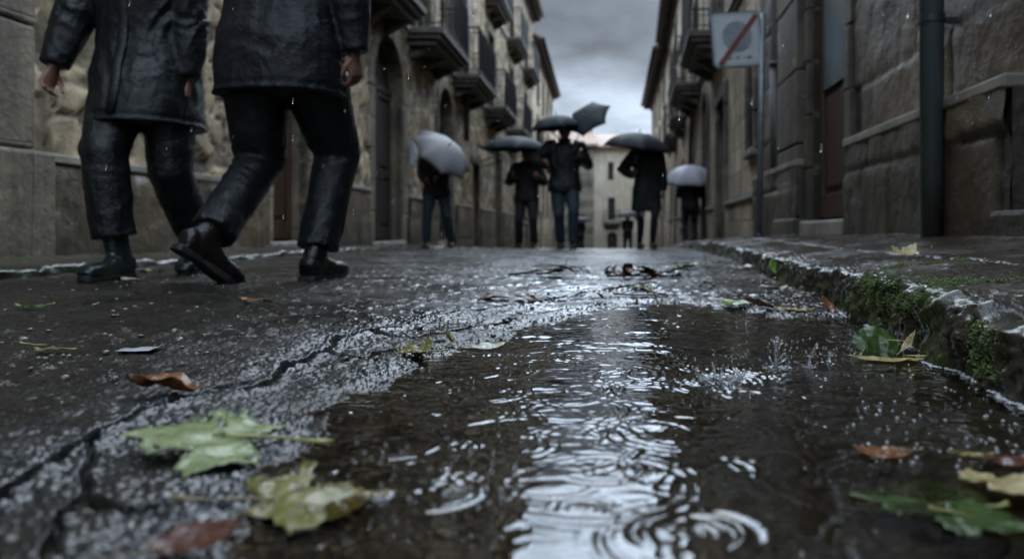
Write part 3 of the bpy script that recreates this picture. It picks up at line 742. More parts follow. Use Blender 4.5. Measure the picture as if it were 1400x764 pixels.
def leaf(label, x, z, h, size, yaw, kind, mat, stem_mat=None, tilt=(0, 0), curl=0.12, fold=0.0, stem=0.45, beads=0, group='fallen leaves', name='leaf', sd=0, ruffle=1.0):
    r = random.Random(sd+int(x*1000)+int(z*777))
    t = thing(name, label, 'leaf', (x, z, h), group, (tilt[0], tilt[1], yaw))
    bm = bmesh.new()
    ol = leaf_outline(kind)
    vs = [bm.verts.new((px*(1+r.uniform(-.05, .05)), py+r.uniform(-.015, .015), 0)) for px, py in ol]
    bm.faces.new(vs)
    bmesh.ops.triangulate(bm, faces=bm.faces[:])
    for _ in range(3 if size > .05 else 2):
        bmesh.ops.subdivide_edges(bm, edges=[e for e in bm.edges if e.calc_length() > 0.07], cuts=1, use_grid_fill=True)
        bmesh.ops.triangulate(bm, faces=bm.faces[:])
    co = np.array([v.co for v in bm.verts])
    o = r.uniform(0, 50)
    rad = np.hypot(co[:, 0], co[:, 1]-.35)
    zz = .75*curl*rad**2*1.3 + .8*ruffle*(0.10*vn2(co[:, 0]*4+o, co[:, 1]*4, 1)+0.045*vn2(co[:, 0]*11+o, co[:, 1]*11, 2)) + fold*np.abs(co[:, 0])
    # the blade sinks between the veins
    an = np.arctan2(co[:, 0], co[:, 1]+0.02); zz -= 0.018*np.abs(np.sin(an*3.4))
    zz -= zz.min()*0.6
    if fold > 0.6:
        th = np.clip(fold, 0, 2.2); zz = zz - fold*np.abs(co[:, 0]) + np.abs(co[:, 0])*math.sin(th); co[:, 0] *= math.cos(th)
    for v, q, c in zip(bm.verts, zz, co): v.co = (c[0]*size, c[1]*size, q*size)
    bmesh.ops.solidify(bm, geom=bm.faces[:], thickness=0.0005)
    me = bpy.data.meshes.new('blade'); bm.to_mesh(me); bm.free()
    me.polygons.foreach_set('use_smooth', [True]*len(me.polygons)); me.materials.append(M[mat])
    link(bpy.data.objects.new('blade', me), t)
    if stem:
        z0 = float(zz[0])*size
        m = MB(); b = r.uniform(-.3, .3)
        pts = [(0.0, size*0.30, z0+size*.012)]+[(b*stem*size*(k/5)**2, -stem*size*k/5, z0+0.0008+0.012*size*math.sin(k*1.1)+(0.06*size*(k/5)**2)) for k in range(6)]
        m.tube(pts, [size*.006]+[size*0.014]*4+[size*.018, size*.028], 7)
        m.build('stem', M[stem_mat or 'stem_green'], t, True, world=False)
    if beads:
        m = MB(); ok = [q for q in zip(co, zz) if True]
        for _ in range(beads):
            c, q = r.choice(ok); rr_ = r.uniform(.012, .032)*size*(1.6 if r.random() < .15 else 1)
            m.ell((c[0]*size, c[1]*size, q*size+rr_*.25), (rr_, rr_, rr_*.6), None, 8, 6)
        tag(m.build('water_drops', M['drop'], t, True, world=False), kind='stuff')
    return t

def at(px, py, h=0.004):
    return W(px, py, h)
def lf(label, px, py, dh, size, yaw, kind, mat, on='road', **kw):
    if on == 'road':
        x, z = at(px, py); h = max(road_z(x, z), 0.0)
        if z > 5: x, z = at(px, py, P1(z))
        h = max(road_z(x, z), 0.0 if z < 5 else -9)
    elif on == 'water': x, z = at(px, py, 0.001); h = 0.0
    else:
        x, z = at(px, py, 0.125)
        for _ in range(4): h = pave_h(x, z); x, z = at(px, py, min(h, .19))
    return leaf(label, x, z, h+dh, size, yaw, kind, mat, **kw)
R = math.radians
lf('large pale green maple leaf lying on broken asphalt, its stem pointing at the puddle', 338, 622, .008, .108, R(98), 'maple', 'leaf_pale', tilt=(R(6), R(-5)), curl=-0.05, stem=.75, beads=26, sd=3)
lf('olive yellow maple leaf beaded with raindrops at the left puddle edge', 366, 682, .003, .092, R(-72), 'maple', 'leaf_olive', stem_mat='stem_brown', tilt=(R(-3), R(4)), curl=.04, stem=.75, beads=26, sd=5)
lf('curled rust brown leaf lying across the crack in the asphalt', 268, 549, .006, .088, R(96), 'oval', 'leaf_rust', tilt=(R(4), R(14)), curl=.3, fold=.5, stem=.18, stem_mat='stem_brown', ruffle=2)
lf('crumpled green and yellow leaf at the far left rim of the puddle', 584, 486, .003, .058, R(84), 'plane', 'leaf_olive', tilt=(R(4), R(-14)), curl=.2, fold=.45, stem=.6, ruffle=2.6)
lf('pale wet leaf lying flat at puddle rim beside the crumpled green leaf', 640, 474, .003, .070, R(-75), 'oval', 'leaf_cream', tilt=(R(2), R(3)), curl=.08, stem=.5)
lf('small olive leaf standing on edge above the pale wet leaf at puddle rim', 618, 474, .006, .036, R(60), 'oval', 'leaf_olive', tilt=(R(30), R(35)), curl=.6, fold=.4, stem=.3)
lf('round dark green leaf leaning up against the mossy kerb', 1230, 478, .010, .086, R(86), 'round', 'leaf_green', on='water', tilt=(R(6), R(-42)), curl=-.15, stem=.2, ruffle=1.4)
lf('torn tan leaf tip standing beside the round green leaf under the kerb', 1232, 486, .005, .046, R(-50), 'lance', 'leaf_tan', on='water', tilt=(R(50), R(20)), curl=.6, fold=.6, stem=.2, ruffle=2)
lf('long yellow leaf floating flat along the water beneath the mossy kerb', 1268, 494, .002, .130, R(82), 'lance', 'leaf_yellow', on='water', curl=.04, stem=.15, ruffle=.7)
lf('large submerged green maple leaf in the right foreground of the puddle', 1330, 690, -.003, .088, R(76), 'maple', 'leaf_green', on='water', tilt=(R(1), R(2)), curl=.02, stem=.3, sd=2, ruffle=.5)
lf('bright green maple leaf lobe breaking the water in right foreground', 1305, 706, .001, .058, R(-120), 'plane', 'leaf_green', on='water', tilt=(R(2), R(3)), curl=.08, stem=.3, sd=12)
lf('brown leaf floating alone in the puddle above the submerged green leaf', 1246, 622, .0015, .056, R(80), 'oval', 'leaf_rust', on='water', tilt=(R(2), R(-2)), curl=.08, stem=.2, stem_mat='stem_brown')
lf('narrow yellow leaf floating near right edge above the dark red leaf', 1310, 622, .0015, .040, R(-85), 'lance', 'leaf_yellow', on='water', curl=.1, stem=.3)
lf('dark red leaf floating at the right edge of the puddle', 1345, 632, .0015, .055, R(-80), 'oval', 'leaf_red', on='water', curl=.1, stem=.3, stem_mat='stem_brown')
lf('broad tan leaf floating at the right edge nearest the camera', 1350, 668, .002, .075, R(-84), 'plane', 'leaf_tan', on='water', tilt=(R(3), R(-4)), curl=.15, stem=.3, sd=4)
lf('dark red wet leaf in the bottom left foreground on asphalt', 196, 778, .003, .060, R(-60), 'oval', 'leaf_red', tilt=(R(4), R(6)), curl=.2, fold=.3, stem=.6, stem_mat='stem_brown')
lf('yellow green leaf lying on dark asphalt at the far left edge', 46, 488, .004, .085, R(-98), 'lance', 'leaf_olive', curl=.1, stem=.25)
lf('brown leaf flat on the road between the walkers and the crack', 372, 418, .004, .095, R(85), 'oval', 'leaf_brown', curl=.15, stem=.2, stem_mat='stem_brown')
lf('small green leaf on the road left of the walkers', 64, 432, .004, .10, R(80), 'lance', 'leaf_bright', curl=.15, stem=.2)
lf('pale green leaf on the road between the two walkers', 208, 377, .006, .11, R(40), 'plane', 'leaf_pale', curl=.2, stem=.2)
lf('cream leaf just in front of the pale green leaf between the walkers', 192, 388, .006, .10, R(70), 'oval', 'leaf_cream', curl=.2, stem=.2)
lf('green leaf at the far rim of the puddle by the gutter', 992, 420, .006, .085, R(-88), 'plane', 'leaf_bright', tilt=(R(8), R(6)), curl=.35, stem=.3)
lf('brown leaf arched over the puddle rim right of the green leaf', 1058, 426, .006, .085, R(84), 'oval', 'leaf_brown', tilt=(R(8), R(10)), curl=.5, fold=.4, stem=.3, stem_mat='stem_brown')
lf('orange rust leaf standing against the kerb foot at the puddle rim', 1136, 434, .010, .060, R(30), 'oval', 'leaf_rust', tilt=(R(35), R(20)), curl=.5, fold=.4, stem=.2, stem_mat='stem_brown')
lf('bright green leaf at the kerb foot beyond the orange leaf', 1098, 404, .010, .065, R(-60), 'oval', 'leaf_bright', tilt=(R(25), R(-20)), curl=.3, stem=.3)
lf('bright green leaf sticking up at the kerb foot farther along gutter', 1064, 386, .012, .085, R(20), 'oval', 'leaf_bright', tilt=(R(40), R(12)), curl=.3, stem=.3)
lf('tan leaf among the gutter pebbles under the kerb', 1104, 428, .004, .085, R(70), 'oval', 'leaf_tan', curl=.2, stem=.2)
lf('cream leaf fragment among pebbles midway along the gutter', 1048, 398, .006, .09, R(-70), 'plane', 'leaf_cream', curl=.2, stem=.2)
lf('cream leaf fragment at the kerb foot near the far bend', 1026, 374, .008, .11, R(80), 'plane', 'leaf_cream', curl=.3, stem=.2)
lf('green leaf in mid road just before the far kerb bend', 949, 372, .006, .14, R(60), 'plane', 'leaf_bright', curl=.3, stem=.2)
lf('green leaf high against the kerb far along the street', 988, 350, .010, .16, R(-40), 'oval', 'leaf_bright', tilt=(R(30), 0), curl=.3, stem=.2)
lf('curled cream leaf on the pavement slabs in front of the downpipe', 1234, 353, .006, .075, R(-50), 'plane', 'leaf_tan', on='pave', tilt=(R(20), R(15)), curl=.6, stem=.3)
lf('flat green leaf on the pavement slabs right of the downpipe', 1336, 341, .004, .12, R(85), 'oval', 'leaf_bright', on='pave', curl=.1, stem=.2)
lf('dark olive leaf on wet pavement slabs near the right edge', 1385, 352, .004, .07, R(70), 'oval', 'leaf_green', on='pave', curl=.2, stem=.2)

# scrap of wet paper
x, z = at(190, 486); pm = MB()
t = thing('paper_scrap', 'scrap of wet white paper stuck to the asphalt at left', 'litter', (x, z, road_z(x, z)+.005), None, (0, 0, R(4)))
nx, nz = 9, 5
Xs, Ys = np.meshgrid(np.linspace(-.03, .035, nx), np.linspace(-.02, .02, nz)); Hs = .004*vn2(Xs*60, Ys*60, 3)+.006*np.clip((Xs-.02)/.015, 0, 1)**2
pp = obj_np('sheet', np.stack([Xs+.006*vn2(Ys*90, Xs*0, 2), Ys, Hs], -1).reshape(-1, 3), grid_faces(nz, nx), M['paper'], t, world=False)
sm = pp.modifiers.new('s', 'SOLIDIFY'); sm.thickness = .0005; bake(pp)

def twig(label, px, py, L, yaw, sd, leafy=0, name='twig'):
    r = random.Random(sd); x, z = at(px, py)
    if z > 4: x, z = at(px, py, P1(z))
    t = thing(name, label, 'twig', (x, z, road_z(x, z)+.004), 'twigs washed onto the road', (0, 0, yaw))
    m = MB()
    def branch(p, d, L, r0, dep):
        pts = [Vector(p)]; d = Vector(d).normalized()
        for k in range(6):
            d = (d+Vector((r.gauss(0, .18), r.gauss(0, .18), r.gauss(-.02, .05)))).normalized(); q = pts[-1]+d*L/6
            q.z = max(q.z, .002); pts.append(q)
            if dep < 2 and r.random() < .5: branch(q, d+Vector((r.gauss(0, .8), r.gauss(0, .8), r.uniform(0, .15))), L*.4, r0*.6, dep+1)
        m.tube(pts, [r0*(1-.1*k) for k in range(7)], 6)
    branch((-L/2, 0, .006), (1, 0, .03), L, L*.018, 0)
    branch((-L*.2, 0, .008), (1, .4, .12), L*.6, L*.014, 1)
    m.build('branch', M['twig'], t, True, world=False)
    for k in range(leafy):
        lm = MB(); a = r.uniform(0, 6.28); s = L*r.uniform(.10, .22); c = Vector((r.uniform(-L*.45, L*.45), r.uniform(-.05, .05), r.uniform(.006, .03)))
        rt = Matrix.Rotation(a, 3, 'Z') @ Matrix.Rotation(r.uniform(-.7, .7), 3, 'X'); vs = []; n = 8
        for i in range(n): q = 2*PI*i/n; vs.append(c+rt @ Vector((s*.5*math.cos(q), s*math.sin(q), .25*s*math.cos(q)**2)))
        vs2 = [v+Vector((0, 0, .0012)) for v in vs]; lm.add(vs+vs2, [tuple(range(n-1, -1, -1)), tuple(range(n, 2*n))]+[(i, (i+1) % n, n+(i+1) % n, n+i) for i in range(n)])
        lm.build('withered_leaf', M[r.choice(['leaf_brown', 'twig', 'twig', 'leaf_red', 'leaf_olive'])], t, True, world=False)
twig('dark forked twig lying across the road left of the reflection', 738, 415, .34, R(-6), 3, 5)
twig('dark twig on the road below the tall person, farther from the camera', 758, 382, .40, R(4), 8, 4)
twig('short upright sprig at puddle rim right of the forked twig', 812, 412, .09, R(70), 12, 3)
twig('tangled clump of twigs and brown leaves in the middle of the road', 884, 384, .34, R(2), 15, 14)
twig('small dark twig at puddle rim nearest the bright reflection', 880, 406, .20, R(5), 19, 5)

# splashes: thin sheets and jets of water thrown up by drops
def splash(label, px, py, jets, crown=None, sd=0):
    r = random.Random(sd); x, z = at(px, py, 0.001); t = thing('water_splash', label, 'splash', (x, z, 0.0), 'raindrop splashes in the puddle')
    for (lean, ly, hh, rad, bead) in jets:
        m = MB(); pts = []; rs = []
        for k in range(9):
            s = k/8; pts.append((lean*hh*s*s+.0012*math.sin(5*s+sd), ly*hh*s, -0.001+hh*s)); rs.append(rad*(1.9-2.6*s+1.5*s*s+(.25*math.sin(9*s))))
        m.tube(pts, rs, 8); m.ell(pts[-1], (bead, bead, bead*1.15), None, 9, 7)
        if bead > .002: m.ell((pts[-1][0]-bead*1.1, 0, pts[-1][2]-bead*1.3), (bead*.7, bead*.7, bead*.8), None, 8, 6)
        m.build('jet', M['splash'], t, True, world=False, remesh=.0006, relax=2)
    if crown:
        cr, ch = crown
        for q in range(15):
            a = 2*PI*q/15+r.uniform(-.18, .18); hh = ch*r.uniform(.35, 1.1); o = r.uniform(1.05, 1.45); m = MB()
            m.tube([(cr*(.9+(o-.9)*s*s)*math.cos(a), cr*(.9+(o-.9)*s*s)*math.sin(a), -.001+hh*s) for s in (0, .25, .5, .75, 1)], [cr*.16, cr*.09, cr*.055, cr*.035, cr*.03], 7)
            q2 = cr*r.uniform(.03, .07); m.ell((cr*o*math.cos(a), cr*o*math.sin(a), hh), (q2, q2, q2*1.2), None, 7, 5); m.build('jet', M['splash'], t, True, world=False)
        ch *= .42; m = MB(); n = 60; vs = []; fs = []
        for j in range(6):
            s = j/5
            for i in range(n):
                a = 2*PI*i/n; top = 0.45+0.55*abs(math.sin(a*4.5+sd))**1.5*r.uniform(.85, 1.1)
                q = cr*(0.88+.22*s*s+.02*math.sin(7*a)); vs.append((q*math.cos(a), q*math.sin(a), -.001+ch*s*top))
        for j in range(5):
            for i in range(n): fs.append((j*n+i, j*n+(i+1) % n, (j+1)*n+(i+1) % n, (j+1)*n+i))
        m.add(vs, fs); o = m.build('crown', M['splash'], t, True, world=False)
        sm = o.modifiers.new('s', 'SOLIDIFY'); sm.thickness = .0009; bake(o)
    m = MB()
    for k in range(34):
        a = r.uniform(0, 6.28); d = abs(r.gauss(.0, .05))+.006; q = r.uniform(.0006, .0017); m.ell((d*math.cos(a), d*math.sin(a)*.6, r.uniform(.004, .045)), (q, q, q*1.3), None, 7, 5)
    tag(m.build('droplets', M['splash'], t, True, world=False), kind='stuff')
splash('tall forked jet of splashing water in front of the mossy kerb', 1060, 505, [(.05, 0, .050, .0026, .0042), (.22, 0, .046, .0016, .0030), (.55, .1, .026, .0017, .0014), (-.5, 0, .022, .0018, .0014), (.9, -.1, .020, .0016, .0012)], (.018, .010), 1)
splash('slanting twisted jet of water just right of the tall jet', 1106, 502, [(.32, 0, .036, .0022, .0032), (.1, .1, .018, .0016, .0012)], (.010, .005), 2)
splash('broad ring shaped splash crown left of the tall jet', 985, 523, [(.2, .2, .017, .0009, .0009)], (.030, .022), 3)
splash('tiny pointed splash nearest the leaf leaning on the kerb', 1134, 494, [(-.1, 0, .017, .0026, .0008)], None, 4)
splash('small beaded splash at the puddle far edge by the green leaf', 1020, 442, [(.0, 0, .030, .0016, .0018)], None, 5)
splash('small splash ring in the left foreground of the puddle', 521, 682, [(.1, 0, .006, .0012, .0014)], (.006, .0035), 6)
splash('low splash in the middle of the bright reflection near camera', 622, 672, [(.3, 0, .005, .001, .0012)], (.009, .0025), 7)

rn = MB()
for k in range(340):
    z = 0.9+7.5*rr.random()**1.2; x = rr.uniform(-.80, .58)*z; h = CAM_H+rr.uniform(-.16, .32)*z
    if h < .01+P1(z): continue
    q = rr.uniform(.0007, .0013)*(1+.10*z); rn.ell((x, z, h), (q, q, q*rr.uniform(1.3, 5.5)), Matrix.Rotation(.10, 3, 'Y'), 6, 5)
for k in range(260):   # drops rebounding low over the puddle
    z = 0.7+2.2*rr.random(); x = rr.uniform(-.25, .40)*z
    if x > float(RK(z))-.03: continue
    q = rr.uniform(.0006, .0014); rn.ell((x, z, abs(rr.gauss(0, .014))+.002), (q, q, q*rr.uniform(1, 2.2)), None, 6, 5)
tag(rn.build('rain', M['drop'], None, True), kind='stuff')
# ------------------------------------------------------------------ buildings
def frame(p0, p1, side):
    """facade frame: s along the street, d out towards the street, h up. side=+1: the street lies to +x"""
    a = Vector((p0[0], p0[1], 0)); b = Vector((p1[0], p1[1], 0)); t = (b-a).normalized(); o = Vector((t.y, -t.x, 0))*side
    fr = lambda s, d, h: a+t*s+o*d+Vector((0, 0, h))
    fr.L = (b-a).length; fr.t = t; fr.o = o; fr.a = a; fr.flip = side < 0
    return fr

def d_rubble(sx, sh, amp, seed):
    def f(s, h):
        ws = s+0.10*fbm2(s*2.5, h*2.5, 2, seed); wh = h+0.06*fbm2(s*2.5+5, h*2.5, 2, seed+1)
        f1, f2, c = worley2(ws*sx, wh*sh, seed)
        e = np.clip((f2-f1)/0.28, 0, 1)
        d = amp*np.clip(e*2.2, 0, 1)**.6*(0.35+0.8*c) + 0.55*amp*fbm2(s*8, h*8, 5, seed+2)
        return d, c, 1-np.clip((f2-f1)/0.13, 0, 1)
    return f
def d_ashlar(bw, rh, amp, seed):
    def f(s, h):
        hh = h+0.012*fbm2(s*1.3, h*0, 2, seed); r = np.floor(hh/rh); off = _h(r, r*0, r*0, seed)
        q = s/bw*(0.8+0.4*_h(r, r*0, r*0+1, seed))+off; c = np.floor(q)
        ed = np.minimum(np.minimum(q-c, c+1-q)*bw, np.minimum(hh/rh-r, r+1-hh/rh)*rh)
        ed = ed+0.006*fbm2(s*12, h*12, 3, seed+4)
        cid = _h(c, r, r*0, seed+2)
        e = np.clip(ed/0.035, 0, 1)
        d = amp*(np.sqrt(e)*0.6+(cid-.5)*0.8)+0.42*amp*fbm2(s*6, h*6, 5, seed+3)
        return d, cid, 1-np.clip(ed/0.014, 0, 1)
    return f

def facade(fr, s0, s1, h0, h1, ops, step=0, disp=None, d0=0.0):
    S = [s0, s1]; Hh = [h0, h1]
    for o in ops: S += [o['s0'], o['s1']]; Hh += [o['b'], o['t']]
    def sub(a, lo, hi):
        a = sorted(set(round(v, 4) for v in a if lo-1e-6 <= v <= hi+1e-6)); r = []
        for p, q in zip(a[:-1], a[1:]):
            n = max(1, int(math.ceil((q-p)/step))) if step else 1
            r += list(np.linspace(p, q, n, endpoint=False))
        return np.array(r+[a[-1]])
    S = sub(S, s0, s1); Hh = sub(Hh, h0, h1)
    SS, HH = np.meshgrid(S, Hh)
    cs = (SS[:-1, :-1]+SS[1:, 1:])/2; ch = (HH[:-1, :-1]+HH[1:, 1:])/2
    mask = np.ones(cs.shape, bool); fade = np.ones(SS.shape)
    for o in ops:
        mask &= ~((cs > o['s0']) & (cs < o['s1']) & (ch > o['b']) & (ch < o['t']))
        dx = np.maximum(np.maximum(o['s0']-SS, SS-o['s1']), 0); dh = np.maximum(np.maximum(o['b']-HH, HH-o['t']), 0)
        fade = np.minimum(fade, np.clip(np.hypot(dx, dh)/0.12, 0, 1))
    D = np.full(SS.shape, d0); cell = np.zeros(SS.shape); jm = np.zeros(SS.shape)
    if disp is not None:
        d, cell, jm = disp(SS, HH); D = D+d*fade; jm = jm*fade
    P = np.array(fr.a)[None, None]+SS[..., None]*np.array(fr.t)+D[..., None]*np.array(fr.o)+HH[..., None]*np.array((0, 0, 1.))
    F = grid_faces(*SS.shape, mask)
    if not fr.flip: F = F
    else: F = F[:, ::-1]
    return P.reshape(-1, 3), F, {'cell': cell, 'joint': jm}

def arch_pts(s0, s1, spring, rise, n=14):
    c = (s0+s1)/2; r = (s1-s0)/2
    return [(c-r*math.cos(PI*k/n), spring+rise*math.sin(PI*k/n)) for k in range(n+1)]

def add_opening_trim(fr, o, mb_rev, depth=0.24):
    """reveals and arch spandrels"""
    s0, s1, b, t, rise = o['s0'], o['s1'], o['b'], o['t'], o.get('rise', 0)
    sp = t-rise
    def q(a, b_, c, d): mb_rev.add([fr(*a), fr(*b_), fr(*c), fr(*d)], [(0, 1, 2, 3)])
    q((s0, 0, b), (s0, -depth, b), (s0, -depth, sp), (s0, 0, sp)); q((s1, -depth, b), (s1, 0, b), (s1, 0, sp), (s1, -depth, sp))
    q((s0, 0, b), (s1, 0, b), (s1, -depth, b), (s0, -depth, b))
    if rise:
        A = arch_pts(s0, s1, sp, rise)
        for (a, h), (a2, h2) in zip(A[:-1], A[1:]):
            q((a, 0, h), (a, -depth, h), (a2, -depth, h2), (a2, 0, h2))
            q((a, 0, h), (a2, 0, h2), (a2, 0, t), (a, 0, t))
    else: q((s0, -depth, t), (s1, -depth, t), (s1, 0, t), (s0, 0, t))

def fill(fr, o, root):
    s0, s1, b, t, rise = o['s0'], o['s1'], o['b'], o['t'], o.get('rise', 0); k = o['fill']; dp = 0.085 if k == 'glazed' else 0.2
    wood = M[o.get('mat', 'wood')]
    if k == 'window' or k == 'french':
        m = MB(); fw = 0.055; mid = (s0+s1)/2
        m.fbox(fr, (s0, -dp, b), (s0+fw, -dp+.06, t)); m.fbox(fr, (s1-fw, -dp, b), (s1, -dp+.06, t))
        m.fbox(fr, (s0+fw, -dp, b), (s1-fw, -dp+.058, b+fw)); m.fbox(fr, (s0+fw, -dp, t-fw), (s1-fw, -dp+.058, t))
        m.fbox(fr, (mid-fw*.5, -dp, b+fw), (mid+fw*.5, -dp+.056, t-fw))
        for f in ((.33, .66) if k == 'window' else (.3, .62)):
            hh = b+(t-b)*f; m.fbox(fr, (s0+fw, -dp, hh-.016), (s1-fw, -dp+.05, hh+.016))
        w = m.build('window', wood, root)
        g = MB(); g.fbox(fr, (s0+.01, -dp-.02, b+.01), (s1-.01, -dp+.012, t-.01)); g.build('pane', M[o.get('pane', 'glass')], w)
        if k == 'window':
            sl = MB(); sl.fbox(fr, (s0-.08, -.02, b-.09), (s1+.08, .08, b-.002)); sl.build('sill', M['trim'], w, bevel=.012)
    else:
        m = MB(); m.fbox(fr, (s0, -dp-.05, b), (s1, -dp, t)); mid = (s0+s1)/2
        leaves = [(s0, mid-.004), (mid+.004, s1)] if (s1-s0) > 1.1 else [(s0, s1)]
        tt = t-rise if rise else t
        for a, c in leaves:
            m.fbox(fr, (a+.01, -dp, b+.02), (a+.11, -dp+.035, tt-.02)); m.fbox(fr, (c-.11, -dp, b+.02), (c-.01, -dp+.035, tt-.02))
            hs = [b+.02, b+.22, b+(tt-b)*.42, b+(tt-b)*.47, tt-.14, tt-.02]
            for lo, hi in ((hs[0], hs[1]), (hs[2], hs[3]), (hs[4], hs[5])): m.fbox(fr, (a+.11, -dp, lo), (c-.11, -dp+.033, hi))
            for lo, hi in ((hs[1], hs[2]), (hs[3], hs[4])): m.fbox(fr, (a+.17, -dp, lo+.06), (c-.17, -dp+.022, hi-.06))
        if rise: m.fbox(fr, (s0, -dp, tt-.05), (s1, -dp+.05, tt+.05)); m.fbox(fr, (mid-.03, -dp, tt+.05), (mid+.03, -dp+.04, t-.02))
        d = m.build('door', wood, root, bevel=.008)
        hd = MB(); hh = b+1.0; hs_ = leaves[-1][0]+.07
        hd.tube([fr(hs_, -dp+.03, hh), fr(hs_, -dp+.085, hh), fr(hs_+.10, -dp+.085, hh)], .011, 8); hd.build('handle', M['iron'], d, True)
        if k == 'glazed':
            g = MB(); g.fbox(fr, (s0+.18, -dp-.01, b+(t-b)*.42), (s1-.18, -dp+.038, t-.1)); g.build('pane', M['frost'], d)
    if o.get('step'):
        st = MB(); st.fbox(fr, (s0-.12, -.2, b-.16), (s1+.12, o['step'], b)); st.build('door_step', M[o.get('stepmat', 'trim')], root, bevel=.02)
    if o.get('surround'):
        w = o['surround']; m = MB(); sp = t-rise; pr = .045
        y = b; k2 = 0
        while y < sp-.01:
            hh = min(.46, sp-y); ex = w*(1.0 if k2 % 2 else .72)
            m.fbox(fr, (s0-ex, -.1, y+.004), (s0, pr+.004*(k2 % 3), y+hh-.004)); m.fbox(fr, (s1, -.1, y+.004), (s1+ex, pr+.004*(k2 % 2), y+hh-.004)); y += hh; k2 += 1
        if rise:
            A = arch_pts(s0, s1, sp, rise, 9); B = arch_pts(s0-w*.85, s1+w*.85, sp, rise+w*.85, 9)
            for i in range(9):
                v = [];
                for d in (-.1, pr+.004*(i % 2)): v += [fr(A[i][0], d, A[i][1]), fr(A[i+1][0], d, A[i+1][1]), fr(B[i+1][0], d, B[i+1][1]), fr(B[i][0], d, B[i][1])]
                m.add(v, [(0, 1, 2, 3), (7, 6, 5, 4), (0, 4, 5, 1), (1, 5, 6, 2), (2, 6, 7, 3), (3, 7, 4, 0)])
        else: m.fbox(fr, (s0-w, -.1, t), (s1+w, pr+.006, t+w*1.1))
        m.build('door_surround' if k not in ('window', 'french') else 'window_surround', M[o.get('smat', 'dressed_left')], root, bevel=.012)

def balcony(fr, s0, s1, h, proj, root, rail=1.02):
    m = MB()
    m.fbox(fr, (s0, 0, h-.11), (s1, proj, h)); m.fbox(fr, (s0+.05, 0, h-.19), (s1-.05, proj-.06, h-.112)); m.fbox(fr, (s0+.12, 0, h-.29), (s1-.12, proj-.15, h-.192))
    for k in range(3):
        a = s0+.25+(s1-s0-.5-.16)*k/2
        v = [fr(a, 0, h-.292), fr(a+.16, 0, h-.292), fr(a+.16, proj-.2, h-.292), fr(a, proj-.2, h-.292), fr(a, 0, h-.48), fr(a+.16, 0, h-.48), fr(a+.16, .10, h-.47), fr(a, .10, h-.47)]
        m.add(v, [(0, 1, 2, 3), (7, 6, 5, 4), (0, 4, 5, 1), (1, 5, 6, 2), (2, 6, 7, 3), (3, 7, 4, 0)])
    b = m.build('balcony', M['slab'], root, bevel=.015)
    r = MB(); e = .04
    cor = [(s0+e, .02), (s0+e, proj-e), (s1-e, proj-e), (s1-e, .02)]
    for (a, d), (a2, d2) in zip(cor[:-1], cor[1:]):
        for hh, rad in ((h+rail, .020), (h+.08, .012), (h+rail-.12, .010)): r.tube([fr(a, d, hh), fr(a2, d2, hh)], rad, 6)
        n = max(2, int(math.hypot(a2-a, d2-d)/.105))
        for k in range(n+1):
            f = k/n; r.tube([fr(a+(a2-a)*f, d+(d2-d)*f, h), fr(a+(a2-a)*f, d+(d2-d)*f, h+rail)], .0095 if 0 < k < n else .018, 5)
    r.build('railing', M['iron'], b)

